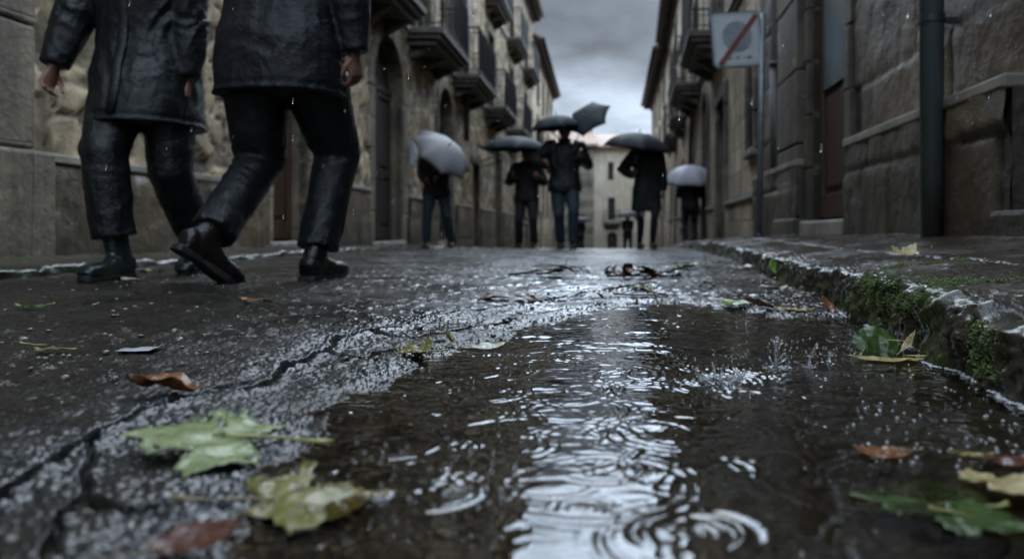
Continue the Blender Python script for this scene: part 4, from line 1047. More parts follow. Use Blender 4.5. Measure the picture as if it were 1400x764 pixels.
def house(name, label, p0, p1, side, h1, mats, ops, step, disp, base=-1.2, depth=7.0, over=.45, plinth=None, strings=(), balconies=(), ridge=1.9):
    fr = frame(p0, p1, side); L = fr.L
    mid = fr(L/2, 0, 0); root = thing(name, label, 'house', (mid.x, mid.y, 0))
    for o in ops: o['s0'], o['s1'] = o['z'][0]-p0[1], o['z'][1]-p0[1]
    V, F, A = facade(fr, 0, L, base, h1, ops, step, disp)
    w = obj_np('wall', V, F, M[mats['wall']], root, smooth=disp is not None, attrs=A)
    rv = MB()
    for o in ops: add_opening_trim(fr, o, rv)
    # side and back walls
    for a, b_ in (((0, 0), (0, -depth)), ((0, -depth), (L, -depth)), ((L, -depth), (L, 0))):
        rv.add([fr(a[0], a[1], base), fr(b_[0], b_[1], base), fr(b_[0], b_[1], h1), fr(a[0], a[1], h1)], [(0, 1, 2, 3)])
    rv.build('reveal', M[mats.get('reveal', 'dressed_left')], w)
    for o in ops: fill(fr, o, root)
    # roof: tiled slopes, boarded eave
    m = MB(); rd = depth/2; th = .12
    v = []
    for s in (-.05, L+.05):
        v += [fr(s, over, h1+.10), fr(s, -rd, h1+ridge), fr(s, -depth-over, h1+.10), fr(s, -depth-over, h1+.10-th), fr(s, -rd, h1+ridge-th), fr(s, over, h1+.10-th)]
    m.add(v, [(0, 6, 7, 1), (1, 7, 8, 2), (5, 4, 10, 11), (4, 3, 9, 10), (0, 5, 11, 6), (2, 8, 9, 3), (0, 1, 4, 5), (1, 2, 3, 4), (6, 11, 10, 7), (7, 10, 9, 8)])
    rf = m.build('roof', M['tile'], root)
    e = MB(); e.fbox(fr, (-.03, -.05, h1-.10), (L+.03, over-.04, h1-.022)); e.fbox(fr, (-.02, -.05, h1-.32), (L+.02, .10, h1-.102))
    k = 0.2
    while k < L: e.fbox(fr, (k, .1, h1-.24), (k+.10, over-.10, h1-.102)); k += .62
    e.build('eave', M['eave'], rf)
    gt = MB(); gt.tube([fr(-.03, over+.05, h1+.03), fr(L+.03, over+.05, h1+.03)], .07, 8); gt.build('gutter', M['pipe_dark'], rf, True)
    if plinth:
        ph, pd, pm, pdisp, pstep = plinth
        doors = sorted([o for o in ops if o['b'] < ph and o['t'] > ph], key=lambda o: o['s0']); cut = [(o['s0']-(o.get('surround') or 0)-.01, o['s1']+(o.get('surround') or 0)+.01) for o in doors]
        a = 0.0
        for c0, c1 in cut+[(L, L)]:
            if c0-a > .05:
                V, F, A = facade(fr, a, c0, base, ph, [], pstep, pdisp, pd)
                q = obj_np('plinth', V, F, M[pm], root, smooth=True, attrs=A)
                c = MB(); c.fbox(fr, (a, -.05, ph-.005), (c0, pd+.035, ph+.055))
                for z in (a, c0):
                    ec = MB(); ec.add([fr(z, -.03, base), fr(z, pd, base), fr(z, pd, ph), fr(z, -.03, ph)], [(0, 1, 2, 3)]); ec.build('plinth_end', M[pm], q)
                c.build('ledge', M[mats.get('ledge', 'trim')], q, bevel=.012)
            a = max(a, c1)
    for h, a, b_ in strings:
        m = MB(); m.fbox(fr, (a-p0[1], -.05, h-.07), (b_-p0[1], .09, h+.07)); m.fbox(fr, (a-p0[1], -.05, h-.15), (b_-p0[1], .045, h-.072)); m.build('string_course', M['trim'], root, bevel=.012)
    for (a, b_, h, pr) in balconies: balcony(fr, a-p0[1], b_-p0[1], h, pr, root)
    return root, fr

wl = lambda z: (float(WL(np.array(z))), z)
wr = lambda z: (float(WR(np.array(z))), z)
def win(z0, z1, b, t, **k): return dict(z=(z0, z1), b=b, t=t, fill='window', **k)
def french(z0, z1, b, t, **k): return dict(z=(z0, z1), b=b, t=t, fill='french', mat='dark_wood', **k)
def door(z0, z1, b, t, **k): return dict(z=(z0, z1), b=b, t=t, fill='door', **k)

# left, nearest: rough rubble with a dressed pilaster and a panelled door
rootA, frA = house('stone_house', 'rubble stone house behind the two walkers with a dressed corner pilaster', wl(-6), wl(9.6), 1, 9.2, dict(wall='rubble', ledge='trim'),
    [door(7.95, 8.90, .10, 2.35, surround=.22, step=.10), win(1.5, 2.5, 1.6, 2.9, surround=.18), win(-2.5, -1.4, 1.6, 2.9, surround=.18), french(6.0, 7.0, 4.0, 6.2), french(2.0, 3.0, 4.0, 6.2), french(-2.5, -1.5, 4, 6.2)],
    .035, d_rubble(3.3, 5.0, .036, 200), plinth=(.64, .09, 'plinth_left', d_ashlar(1.25, .62, .04, 410), .035), base=-.6, balconies=[(5.4, 7.6, 3.75, .6)])
m = MB()
for k in range(8):
    h = .70+k*.74; m.fbox(frA, (3.55+6-.0, -.05, h+.004), (4.62+6, .11+.004*(k % 2), h+.736))
m.fbox(frA, (3.45+6, -.05, -.3), (4.72+6, .16, .69))
m.build('pilaster', M['dressed_left'], rootA, bevel=.02)
# left, second: arched door, balconies on two floors
opsB = [dict(z=(11.35, 12.95), b=.05, t=3.28, rise=.78, fill='door', mat='dark_wood', surround=.30, step=.06), dict(z=(15.7, 17.2), b=.0, t=3.25, rise=.72, fill='door', mat='dark_wood', surround=.22),
        door(19.7, 20.7, -.35, 1.95, mat='dark_wood', surround=.16), door(23.6, 25.2, -.5, 2.7, mat='dark_wood', surround=.2), door(28.5, 29.7, -.8, 2.2, mat='dark_wood', surround=.18), win(31.6, 32.6, .6, 2.2, surround=.15)]
for z0 in (10.4, 13.9, 17.8, 22.3, 27.2, 32.2):
    opsB += [french(z0, z0+1.15, 3.8, 6.05, surround=.15), french(z0, z0+1.15, 6.95, 9.0, surround=.15)]
for o in opsB[-12:]: o['smat'] = 'dressed_left'
house('stone_house', 'tan stone house with an arched door and rows of iron balconies on the left', wl(9.62), wl(36), 1, 10.2, dict(wall='rubble'), opsB, .06, d_rubble(3.0, 4.8, .035, 230),
      plinth=(.78, .06, 'plinth_left', d_ashlar(1.1, .4, .03, 420), .06), strings=[(3.72, 9.62, 36), (6.88, 9.62, 36)], base=-1.6,
      balconies=[(9.85, 12.2, 3.72, .62), (13.2, 15.75, 3.72, .66), (17.1, 19.7, 3.72, .66), (21.6, 24.2, 3.72, .66), (26.4, 29.2, 3.72, .66), (31.5, 34, 3.72, .62),
                 (21.6, 24.0, 6.88, .55), (26.5, 29.0, 6.88, .55), (31.4, 34, 6.88, .55), (13.3, 15.6, 6.88, .55), (17.2, 19.5, 6.88, .55)])
opsC = [win(z, z+1.1, h, h+1.7, surround=.14) for z in (38.5, 42, 45.5, 49) for h in (1.0, 4.2, 6.7)] + [door(40.2, 41.4, -1.4, 1.2, mat='dark_wood')]
house('stone_house', 'pale lower house beyond the balconied house at the far end on the left', wl(36.05), wl(51.6), 1, 9.2, dict(wall='ashlar_left'), opsC, 0, None, base=-2.6, balconies=[(41.6, 43.6, 4.1, .5), (45.1, 47, 4.1, .5)])

# right, nearest: dark wet blocks, glazed door, plinth
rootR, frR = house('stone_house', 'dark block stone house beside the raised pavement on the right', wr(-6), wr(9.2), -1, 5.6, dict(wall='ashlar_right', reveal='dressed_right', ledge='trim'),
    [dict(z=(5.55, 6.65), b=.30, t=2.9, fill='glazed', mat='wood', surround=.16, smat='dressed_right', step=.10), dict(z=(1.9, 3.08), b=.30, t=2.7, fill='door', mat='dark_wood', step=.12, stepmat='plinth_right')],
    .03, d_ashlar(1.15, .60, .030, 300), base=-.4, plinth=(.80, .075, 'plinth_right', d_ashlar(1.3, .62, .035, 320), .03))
m = MB()
for k in range(6):
    h = .33+k*.66; m.fbox(frR, (6.83+6, -.05, h+.004), (7.72+6, .10+.004*(k % 2), h+.656))
m.fbox(frR, (6.80+6, -.05, -.2), (7.78+6, .14, .325)); m.build('pilaster', M['dressed_right'], rootR, bevel=.02)
opsRB = [win(9.55, 10.15, 1.25, 2.65, surround=.14, smat='dressed_right'), door(12.6, 14.0, -.02, 2.45, mat='dark_wood', surround=.20, smat='dressed_right'),
         dict(z=(15.7, 16.9), b=-.1, t=3.15, rise=.55, fill='door', mat='dark_wood', surround=.2, smat='dressed_right'),
         dict(z=(19.2, 20.9), b=-.3, t=3.3, rise=.7, fill='door', mat='dark_wood', surround=.22, smat='dressed_right'),
         win(23.3, 24.3, .4, 2.2, surround=.15, smat='dressed_right'), door(27, 28.3, -.7, 2.2, mat='dark_wood', surround=.18, smat='dressed_right'), win(30.6, 31.6, .4, 2.2, surround=.15, smat='dressed_right')]
for z0 in (10.6, 13.6, 18.2, 23, 27.4, 31.4):
    opsRB += [french(z0, z0+1.1, 3.72, 5.75, surround=.14, smat='dressed_right'), french(z0, z0+1.0, 6.35, 7.75, surround=.13, smat='dressed_right')]
house('stone_house', 'brown stone house behind the road sign with two dark balconies', wr(9.22), wr(34), -1, 8.5, dict(wall='block_right', reveal='dressed_right'), opsRB, 0, None, base=-1.6,
      plinth=(.62, .05, 'block_right', None, 0), strings=[(3.62, 9.22, 34), (6.25, 9.22, 34)], balconies=[(13.0, 15.4, 3.62, .60), (17.5, 20.2, 3.62, .60), (22.5, 24.8, 3.62, .45), (27, 29.3, 3.62, .45), (10.2, 12.2, 6.25, .4)], over=.5)
opsRC = [win(z, z+1.0, h, h+1.6, surround=.14, smat='dressed_right') for z in (36.5, 40, 43.5, 47) for h in (1.0, 4.0, 6.2)] + [door(38.2, 39.3, -1.6, 1.0, mat='dark_wood')]
house('stone_house', 'far house with a projecting eave beyond the brown house on the right', wr(34.05), wr(50), -1, 8.3, dict(wall='block_right', reveal='dressed_right'), opsRC, 0, None, base=-2.6, balconies=[(39.6, 41.4, 3.9, .4)], over=.6)

# the house that closes the street: cream front with a rough stone wing
fe = frame((4.8, 52), (-.40, 52), -1); fe_t = frame((-.40, 51.7), (-3.8, 51.7), -1)
def house_end():
    root = thing('end_house', 'cream rendered house closing the far end of the street', 'house', (1.5, 52, -2.2))
    X = lambda x: 4.8-x
    ops = [dict(s0=X(.94), s1=X(.545), b=3.62, t=4.84, fill='french', mat='wood'), dict(s0=X(1.04), s1=X(.545), b=.92, t=2.45, fill='french', mat='wood'),
           dict(s0=X(1.19), s1=X(.50), b=-2.1, t=.12, rise=.34, fill='door', mat='dark_wood'), dict(s0=X(2.9), s1=X(2.4), b=3.62, t=4.84, fill='french', mat='wood'), dict(s0=X(2.95), s1=X(2.35), b=.92, t=2.45, fill='french', mat='wood')]
    V, F, A = facade(fe, 0, fe.L, -2.6, 5.85, ops); w = obj_np('wall', V, F, M['cream_wall'], root, smooth=False)
    rv = MB()
    for o in ops: add_opening_trim(fe, o, rv)
    rv.fbox(fe, (0, -6, -2.6), (fe.L, -5.9, 5.85)); rv.fbox(fe, (0, -5.9, -2.6), (.1, -.01, 5.85))
    rv.build('reveal', M['cream_wall'], w)
    for o in ops: fill(fe, o, root)
    balcony(fe, X(1.4), X(.2), .74, .4, root, .85)
    m = MB(); m.add([fe(-.3, .45, 5.9), fe(fe.L+.1, .45, 5.9), fe(fe.L+.1, -4, 7.2), fe(-.3, -4, 7.2), fe(-.3, .45, 5.78), fe(fe.L+.1, .45, 5.78), fe(fe.L+.1, -4, 7.08), fe(-.3, -4, 7.08)],
        [(0, 1, 2, 3), (7, 6, 5, 4), (0, 4, 5, 1), (1, 5, 6, 2), (2, 6, 7, 3), (3, 7, 4, 0)]); m.build('roof', M['tile'], root)
    root2 = thing('stone_wing', 'rough grey stone wing left of the cream house at the street end', 'house', (-2.1, 51.7, -2.2))
    ops = [dict(s0=.6, s1=1.0, b=.6, t=1.3, fill='french', mat='dark_wood'), dict(s0=.7, s1=1.3, b=-2.2, t=-.1, fill='door', mat='dark_wood'), dict(s0=2.0, s1=2.5, b=3.0, t=4.2, fill='french', mat='dark_wood')]
    V, F, A = facade(fe_t, 0, fe_t.L, -2.6, 5.9, ops); w = obj_np('wall', V, F, M['tower_wall'], root2, smooth=False)
    rv = MB()
    for o in ops: add_opening_trim(fe_t, o, rv)
    rv.fbox(fe_t, (0, -6, -2.6), (fe_t.L, -5.9, 5.9)); rv.add([fe_t(0, 0, -2.6), fe_t(0, -.3, -2.6), fe_t(0, -.3, 5.9), fe_t(0, 0, 5.9)], [(0, 1, 2, 3)])
    rv.build('reveal', M['tower_wall'], w)
    for o in ops: fill(fe_t, o, root2)
    m = MB(); m.add([fe_t(-.3, .4, 6.0), fe_t(fe_t.L+.2, .4, 6.0), fe_t(fe_t.L+.2, -3.2, 7.7), fe_t(.2, -3.2, 7.7), fe_t(-.3, .4, 5.86), fe_t(fe_t.L+.2, .4, 5.86), fe_t(fe_t.L+.2, -3.2, 7.55), fe_t(.2, -3.2, 7.55)],
        [(0, 1, 2, 3), (7, 6, 5, 4), (0, 4, 5, 1), (1, 5, 6, 2), (2, 6, 7, 3), (3, 7, 4, 0)]); r2 = m.build('roof', M['tile'], root2)
    c = MB(); c.fbox(fe_t, (.15, -2.6, 6.5), (.75, -1.9, 8.1)); c.fbox(fe_t, (.08, -2.67, 8.1), (.82, -1.83, 8.24)); c.build('chimney', M['tower_wall'], r2, bevel=.02)
house_end()

# ------------------------------------------------------------------ pipes, box, canopy, sign
def downpipe(label, x, z, h0, h1, r, mats, brackets, shoe=True, name='downpipe', wallx=None):
    t = thing(name, label, 'downpipe', (x, z, h0))
    m = MB(); m.tube([(x, z, h0), (x, z, (h0+h1)/2), (x, z, h1)], r, 20); m.build('pipe', M[mats[0]], t, True)
    if len(mats) > 1:
        m = MB(); m.tube([(x, z, h0), (x, z, mats[2])], r*1.28, 20); m.tube([(x, z, mats[2]), (x, z, mats[2]+.06)], r*1.45, 20); m.build('lower_pipe', M[mats[1]], t, True)
    for h in brackets:
        m = MB(); m.tube([(x, z, h), (x, z, h+.035)], r*1.13, 20)
        dx = wallx-x; m.box((min(x, x+dx), z-.012, h+.004), (max(x, x+dx), z+.012, h+.03)); m.build('bracket', M['pipe_dark'], t)
    return t
pz = 3.72; px_ = (1274-820)*pz/1050
downpipe('thick grey green downpipe standing on the pavement at the right wall', px_, pz, pave_h(px_, pz)-.01, 5.5, .056, ['pipe'], [1.22, 3.2], wallx=px_+.16)
pz = 8.15; px_ = (1058-820)*pz/1050+.02
downpipe('thin zinc downpipe with a black iron lower length behind the sign post', px_, pz, .08, 5.5, .046, ['pipe_grey', 'pipe_dark', 1.95], [3.0], wallx=px_+.12)
pz = 17.9; px_ = -3.6+.0228*pz+.09
downpipe('short dark downpipe on the left wall between two balconies', px_, pz, 2.3, 6.8, .06, ['pipe_dark'], [2.6, 3.3], wallx=px_-.1)
pz = 9.75; px_ = -3.6+.0228*pz+.09

t = thing('intercom_box', 'small grey intercom box on the right jamb of the arched door', 'intercom', (*frA(13.24+6, .05, 1.35),))
m = MB(); m.fbox(frA, (13.12+6, .05, 1.32), (13.36+6, .13, 1.74)); m.build('case', M['box_grey'], t, bevel=.015)
m = MB(); m.fbox(frA, (13.16+6, .13, 1.52), (13.32+6, .137, 1.68)); m.build('grille', M['sign_grey'], t)
m = MB(); m.fbox(frA, (13.2+6, .13, 1.38), (13.28+6, .142, 1.44)); m.build('button', M['iron'], t, bevel=.004)
t = thing('door_canopy', 'small dark canopy sloping out over a narrow door on the left', 'canopy', (*frA(20.2+6, 0, 2.1),))
m = MB(); a = [(19.5+6, .05, 2.42), (20.9+6, .05, 2.42), (20.9+6, .62, 2.12), (19.5+6, .62, 2.12)]
m.add([frA(*q) for q in a]+[frA(q[0], q[1], q[2]-.06) for q in a], [(0, 1, 2, 3), (7, 6, 5, 4), (0, 4, 5, 1), (1, 5, 6, 2), (2, 6, 7, 3), (3, 7, 4, 0)]); m.build('sheet', M['iron'], t)
m = MB()
for s in (19.6+6, 20.8+6): m.tube([frA(s, .04, 1.95), frA(s, .5, 2.12)], .015, 6)
m.build('bracket', M['iron'], t)

def road_sign():
    z = 7.6; x = 1.575; t = thing('road_sign', 'square road sign on a thin post, red bar across a faded grey disc', 'road sign', (x, z, pave_h(x, z)), None, (0, R(1.0), 0))
    h0 = pave_h(x, z)
    m = MB(); m.tube([(0, 0, -.01), (0, 0, 2.36-h0)], .030, 14); m.build('post', M['galv'], t, True, world=False)
    m = MB(); m.tube([(0, 0, -.005), (0, 0, .05)], .048, 14); m.build('foot', M['pipe_dark'], t, True, world=False)
    p = bpy.data.objects.new('panel', None)
    def rr_poly(w, hh, r, n=6):
        o = []
        for cx, cy, a0 in ((w-r, hh-r, 0), (-w+r, hh-r, 90), (-w+r, -hh+r, 180), (w-r, -hh+r, 270)):
            for k in range(n+1): a = R(a0+90*k/n); o.append((cx+r*math.cos(a), cy+r*math.sin(a)))
        return o
    c = Vector((-.262, -.045, 2.09-h0)); rt = Matrix.Rotation(R(-5.5), 3, 'Y') @ Matrix.Rotation(R(7), 3, 'Z')
    def plate(name, ol, y0, y1, mat, par):
        n = len(ol); m = MB(); vs = [c+rt @ Vector((u, y0, v)) for u, v in ol]+[c+rt @ Vector((u, y1, v)) for u, v in ol]
        m.add(vs, [tuple(range(n)), tuple(range(2*n-1, n-1, -1))]+[(i, n+i, n+(i+1) % n, (i+1) % n) for i in range(n)]); return m.build(name, M[mat], par, world=False)
    pn = plate('panel', rr_poly(.255, .275, .05), 0, .018, 'galv', t)
    plate('face', rr_poly(.238, .258, .042), -.004, -.0005, 'sign_white', pn)
    rim = rr_poly(.225, .245, .036); m = MB(); ri = rr_poly(.219, .239, .032); n = len(rim)
    m.add([c+rt @ Vector((u, -.0065, v)) for u, v in rim]+[c+rt @ Vector((u, -.0065, v)) for u, v in ri], [(i, (i+1) % n, n+(i+1) % n, n+i) for i in range(n)]); m.build('border_line', M['sign_grey'], pn, world=False)
    plate('disc', [(.005+.150*math.cos(2*PI*k/40), .03+.150*math.sin(2*PI*k/40)) for k in range(40)], -.008, -.0045, 'sign_grey', pn)
    d = Vector((.42, .50)).normalized(); q = Vector((-d.y, d.x))*.024; e0 = Vector((-.19, -.245)); e1 = Vector((.215, .235))
    plate('red_bar', [tuple(e0-q), tuple(e1-q), tuple(e1+q), tuple(e0+q)], -.0115, -.0085, 'sign_red', pn)
    m = MB()   # worn row of small characters, no longer readable
    for u, w, hh in ((-.085, .022, .026), (-.045, .006, .030), (-.005, .024, .028), (.035, .006, .012), (.06, .010, .030), (.10, .026, .030), (.128, .020, .030), (-.075, .012, .014)):
        b = -.195; pts = [(u-w/2, b), (u+w/2, b+.002), (u+w*.35, b+hh), (u-w*.2, b+hh*.92)]
        m.add([c+rt @ Vector((a, -.0062, v)) for a, v in pts]+[c+rt @ Vector((a, -.0045, v)) for a, v in pts], [(0, 1, 2, 3), (7, 6, 5, 4), (0, 4, 5, 1), (1, 5, 6, 2), (2, 6, 7, 3), (3, 7, 4, 0)])
    m.build('lettering', M['sign_ink'], pn, world=False)
    for v in (.12, -.16):
        b = MB(); b.tube([c+rt @ Vector((.19, .02, v)), c+rt @ Vector((.30, .02, v))], .012, 8); b.build('clamp', M['galv'], pn, True, world=False)
road_sign()
# ------------------------------------------------------------------ people and umbrellas
def ik(a, b, l1, l2, pole):
    """middle joint of a two-bone chain from a to b bending towards pole"""
    d = b-a; L = min(d.length, (l1+l2)*.999); u = d.normalized(); x = (l1*l1-l2*l2+L*L)/(2*L)
    h = math.sqrt(max(l1*l1-x*x, 0)); p = (pole-u*pole.dot(u)).normalized(); return a+u*x+p*h, a+u*L

def displace(o, fn):
    me = o.data; n = len(me.vertices); co = np.empty(n*3, np.float32); no = np.empty(n*3, np.float32)
    me.vertices.foreach_get('co', co); me.vertices.foreach_get('normal', no) if False else None
    co = co.reshape(-1, 3).astype(float)
    no = np.array([v.normal[:] for v in me.vertices])
    d = fn(co); co = co+no*d[:, None]
    me.vertices.foreach_set('co', co.astype(np.float32).ravel()); me.update()

def folds(co, sx, sy, sz, seed):
    w = vn3(co[:, 0]*5, co[:, 1]*5, co[:, 2]*5, seed+9)
    sgn = np.where(vn3(co[:, 0]*3, co[:, 1]*3, co[:, 2]*3.5, seed+31) > 0, 1.0, -1.0)
    a = vn3(co[:, 0]*sx*.8+w*2.2, co[:, 1]*sy*.8+w*1.6, co[:, 2]*sz*.55+w*3.4+8*co[:, 0]*sgn+4*co[:, 1], seed)
    b = vn3(co[:, 0]*sx*2.1-w*2.0, co[:, 1]*sy*2.1+w*3, co[:, 2]*sz*.9+w*5-9*co[:, 0], seed+3)
    return (1-np.abs(a)*3.2)*.7+(1-np.abs(b)*3.4)*.42-.1

def hand_tubes(m, wrist, d, palm_n, s=1.0, curl=.5, side=1, mirror=1):
    """palm, four curled fingers of unequal length and a thumb that leaves the side of the palm"""
    d = d.normalized(); n = (palm_n-d*palm_n.dot(d)).normalized(); k = d.cross(n)*mirror  # k points to the thumb side
    m.tube([wrist-d*.015, wrist+d*.02, wrist+d*.055*s, wrist+d*.088*s], [(.026*s, .019*s), (.033*s, .019*s), (.041*s, .017*s), (.039*s, .014*s)], 12, ref=k)
    for i, (off, L, r) in enumerate(((.030, .072, .0088), (.010, .082, .0092), (-.010, .076, .0088), (-.029, .060, .0078))):
        p = wrist+d*(.080*s)+k*off*s; a = .25+.12*i*0.5; pts = [p-d*.02*s, p]; dd = d.copy(); seg = (.45, .32, .23)
        for j, f in enumerate(seg):
            a = curl*(.75, 1.0, .8)[j]*(1+.08*i); dd = (dd*math.cos(a)+n*math.sin(a)).normalized()
            n2 = n; p = p+dd*L*f*s; pts.append(p)
            n = (n-dd*n.dot(dd)).normalized()
        n = (palm_n-d*palm_n.dot(d)).normalized()
        m.tube(pts, [r*s, r*s*1.05, r*s, r*s*.94, r*s*.8], 9); m.ell(pts[-1], (r*s*.8,)*3, None, 8, 6)
    p = wrist+d*.022*s+k*.028*s; dd = (d*.75+k*.62+n*.35).normalized(); q = p+dd*.036*s; dd2 = (d*.93+k*.12+n*.40).normalized(); q2 = q+dd2*.030*s; q3 = q2+(dd2+n*.3).normalized()*.022*s
    m.tube([p-dd*.012*s, p, q, q2, q3], [.013*s, .0145*s, .0115*s, .0105*s, .0085*s], 9); m.ell(q3, (.0085*s,)*3, None, 8, 6)

def person(label, x, z, heading, H, spec):
    """x across, z along; heading = world direction faced; spec holds the pose in the body's own frame (x right, y forward, z up)"""
    k = H/1.75; gz = spec.get('ground'); gz = road_z(x, z) if gz is None else gz
    yaw = math.atan2(-heading[0], heading[1])
    t = thing('person', label, 'person', (x, z, gz), spec.get('group'), (0, 0, yaw))
    bulk = spec.get('bulk', 1.0); ease = spec.get('ease', .022); V3 = Vector
    res = spec.get('res', .012); lean = V3(spec.get('lean', (0, 0.02, 0)))
    hipz = spec.get('hip', .91)*k
    hips = [V3((-.092*k*bulk, 0, hipz)), V3((.092*k*bulk, 0, hipz))]
    ankles = [V3(a) for a in spec['ankles']]
    knees = []
    for i in range(2):
        kn, an = ik(hips[i], ankles[i], .43*k, .43*k, V3(spec.get('kpole', ((-.08, 1, .1), (.08, 1, .1)))[i])); knees.append(kn); ankles[i] = an
    sh_c = V3((0, 0, 1.43*k))+lean*1.0
    tw = spec.get('twist', 0.0)
    sh = [sh_c+V3((-.185*k*bulk, -tw*.1, 0)), sh_c+V3((.185*k*bulk, tw*.1, 0))]
    wr_ = [V3(a) for a in spec['wrists']]; el = []
    for i in range(2):
        e, w = ik(sh[i], wr_[i], .295*k, .265*k, V3(spec.get('epole', ((-.5, -1, -.2), (.5, -1, -.2)))[i])); el.append(e); wr_[i] = w
    neck = sh_c+V3((0, .01, .07*k)); hd = sh_c+V3((0, .035*k, .205*k))+V3(spec.get('headoff', (0, 0, 0)))
    # ---- body: one continuous surface
    m = MB(); b = bulk
    def torso(mm, e, z0, z1, extra=1.0, skirt=0.0):
        prof_ = [(.80, .165, .12), (.90, .172, .125), (1.0, .155, .112), (1.10, .150, .108), (1.22, .168, .118), (1.34, .180, .118), (1.42, .165, .100), (1.48, .09, .075)]
        pts = []; rs = []
        n = 14
        for q in range(n+1):
            zz = z0+(z1-z0)*q/n; a = np.interp(zz, [p[0] for p in prof_], [p[1] for p in prof_]); c = np.interp(zz, [p[0] for p in prof_], [p[2] for p in prof_])
            f = np.clip((zz-.85)/.58, -.6, 1.2); flare = 1+skirt*np.clip((1.05-zz)/.4, 0, 1.5)
            pts.append(V3((0, 0, zz*k))+lean*float(max(f, 0))); rs.append(((a*b*extra*flare+e)*k, (c*b*extra*(flare+spec.get('skirt_y', 0)*np.clip((1.05-zz)/.4, 0, 1.5)*(e > 0))+e)*k))
        mm.tube(pts, rs, 24, ref=(1, 0, 0), sq=.88)
    torso(m, 0, .82, 1.47)
    m.tube([neck-V3((0, .0, .06*k)), neck+V3((0, .012, .07*k))], [.062*k, .055*k], 14)
    hr = Matrix.Rotation(spec.get('nod', 0.0), 3, 'X') @ Matrix.Rotation(spec.get('turn', 0.0), 3, 'Z')
    ex = lambda o: hd+hr @ (V3(o)*k)
    m.ell(ex((0, -.008, .022)), (.077*k, .096*k, .094*k), hr, 18, 12); m.ell(ex((0, .022, -.045)), (.058*k, .066*k, .070*k), hr, 16, 10)
    m.ell(ex((0, .058, -.088)), (.026*k, .022*k, .020*k), hr); m.tube([ex((0, .088, .012)), ex((0, .108, -.028)), ex((0, .088, -.036))], [.010*k, .016*k, .012*k], 10)
    m.tube([ex((-.045, .079, .028)), ex((0, .091, .030)), ex((.045, .079, .028))], .012*k, 8); m.ell(ex((0, .085, -.060)), (.024*k, .010*k, .009*k), hr)
    for s in (-1, 1): m.ell(ex((.077*s, -.005, -.005)), (.012*k, .020*k, .032*k), hr)
    for i in range(2):
        m.tube([sh[i]-V3(((-1, 1)[i]*.05, 0, .0)), sh[i], sh[i]*.5+el[i]*.5, el[i], el[i]*.45+wr_[i]*.55, wr_[i]], [.058*k*b, .056*k*b, .047*k*b, .039*k, .034*k, .026*k], 12)
        d = (wr_[i]-el[i]); hdv = V3(spec.get('hdir', (None, None))[i]) if spec.get('hdir') and spec['hdir'][i] else d
        pn = V3(spec.get('palm', ((1, 0, 0), (-1, 0, 0)))[i])
        hand_tubes(m, wr_[i], hdv, pn, k*.93, spec.get('curl', .5), mirror=(1, -1)[i] if spec.get('thumb_fwd', True) else (-1, 1)[i])
        m.tube([hips[i]+V3((0, 0, .06*k)), hips[i], hips[i]*.5+knees[i]*.5, knees[i], knees[i]*.55+ankles[i]*.45, ankles[i]], [.085*k*b, .088*k*b, .072*k*b, .054*k, .050*k, .036*k], 14)
    body = m.build('body', M['skin'], t, True, world=False, remesh=spec.get('bres', .0085), relax=2)
    # ---- eyes and hair
    for s in (-1, 1):
        e = MB(); e.ell(ex((.031*s, .078, .010)), (.013*k, .009*k, .009*k), hr, 10, 8); e.build('eye', M['eye'], t, True, world=False)
    h = MB(); h.ell(ex((0, -.016, .040)), (.087*k, .102*k, .092*k), hr, 18, 12); h.ell(ex((0, -.045, -.01)), (.080*k, .072*k, .090*k), hr, 16, 10)
    ho = h.build('hair', M['hair'], t, True, world=False, remesh=.012, relax=1)
    displace(ho, lambda c: .006*vn3(c[:, 0]*60, c[:, 1]*60, c[:, 2]*25, 3))
    # ---- trousers
    tr = MB(); te = spec.get('tease', .028)
    for i in range(2):
        f = V3((0, 1, 0)); cuff = spec.get('cuff', .085); an = ankles[i]; leg = (an-knees[i]).normalized(); c = an-leg*(cuff-.085)*k
        tw_ = spec.get('tw', 1.0)
        pts = [hips[i]+V3((0, 0, .10*k)), hips[i], hips[i]*.66+knees[i]*.34, hips[i]*.3+knees[i]*.7, knees[i], knees[i]*.7+c*.3, knees[i]*.35+c*.65, c]
        rs = [.098*k*b+te*.6, .100*k*b+te*.7, (.088*b*k+te), (.073*k*b+te), (.062*k*b+te), (.060*k+te*1.05), (.054*k+te*1.15), (.052*k+te*1.2)]
        tr.tube(pts, [r*tw_ for r in rs], 18, sq=.94)
    tr.tube([V3((0, 0, .84*k)), V3((0, 0, .93*k)), V3((0, 0, 1.02*k))+lean*.3], [(.150*k*b+te, .118*k*b+te*.8), (.172*k*b+te*.6, .128*k*b+te*.6), (.160*k*b+te*.4, .118*k*b+te*.4)], 20, ref=(1, 0, 0))
    to = tr.build('trousers', M[spec['trouser_mat']], t, True, world=False, remesh=res, relax=3)
    ka = np.array([v[:] for v in knees]); aa = np.array([v[:] for v in ankles]); fa = spec.get('fold', .010); sd = int(abs(x*100))+7
    def tf(c):
        kw = np.exp(-(np.min(np.linalg.norm(c[:, None]-ka[None], axis=2), 1)/.16)**2); aw = np.exp(-(np.min(np.linalg.norm(c[:, None]-aa[None], axis=2), 1)/.17)**2)
        hw = np.exp(-((c[:, 2]-hipz+.06)/.14)**2)
        return fa*(.35+.7*kw+1.2*aw+.5*hw)*(folds(c, 5, 5, 15, sd)-.45)+fa*.35*vn3(c[:, 0]*24, c[:, 1]*24, c[:, 2]*44, sd+1)
    displace(to, tf)
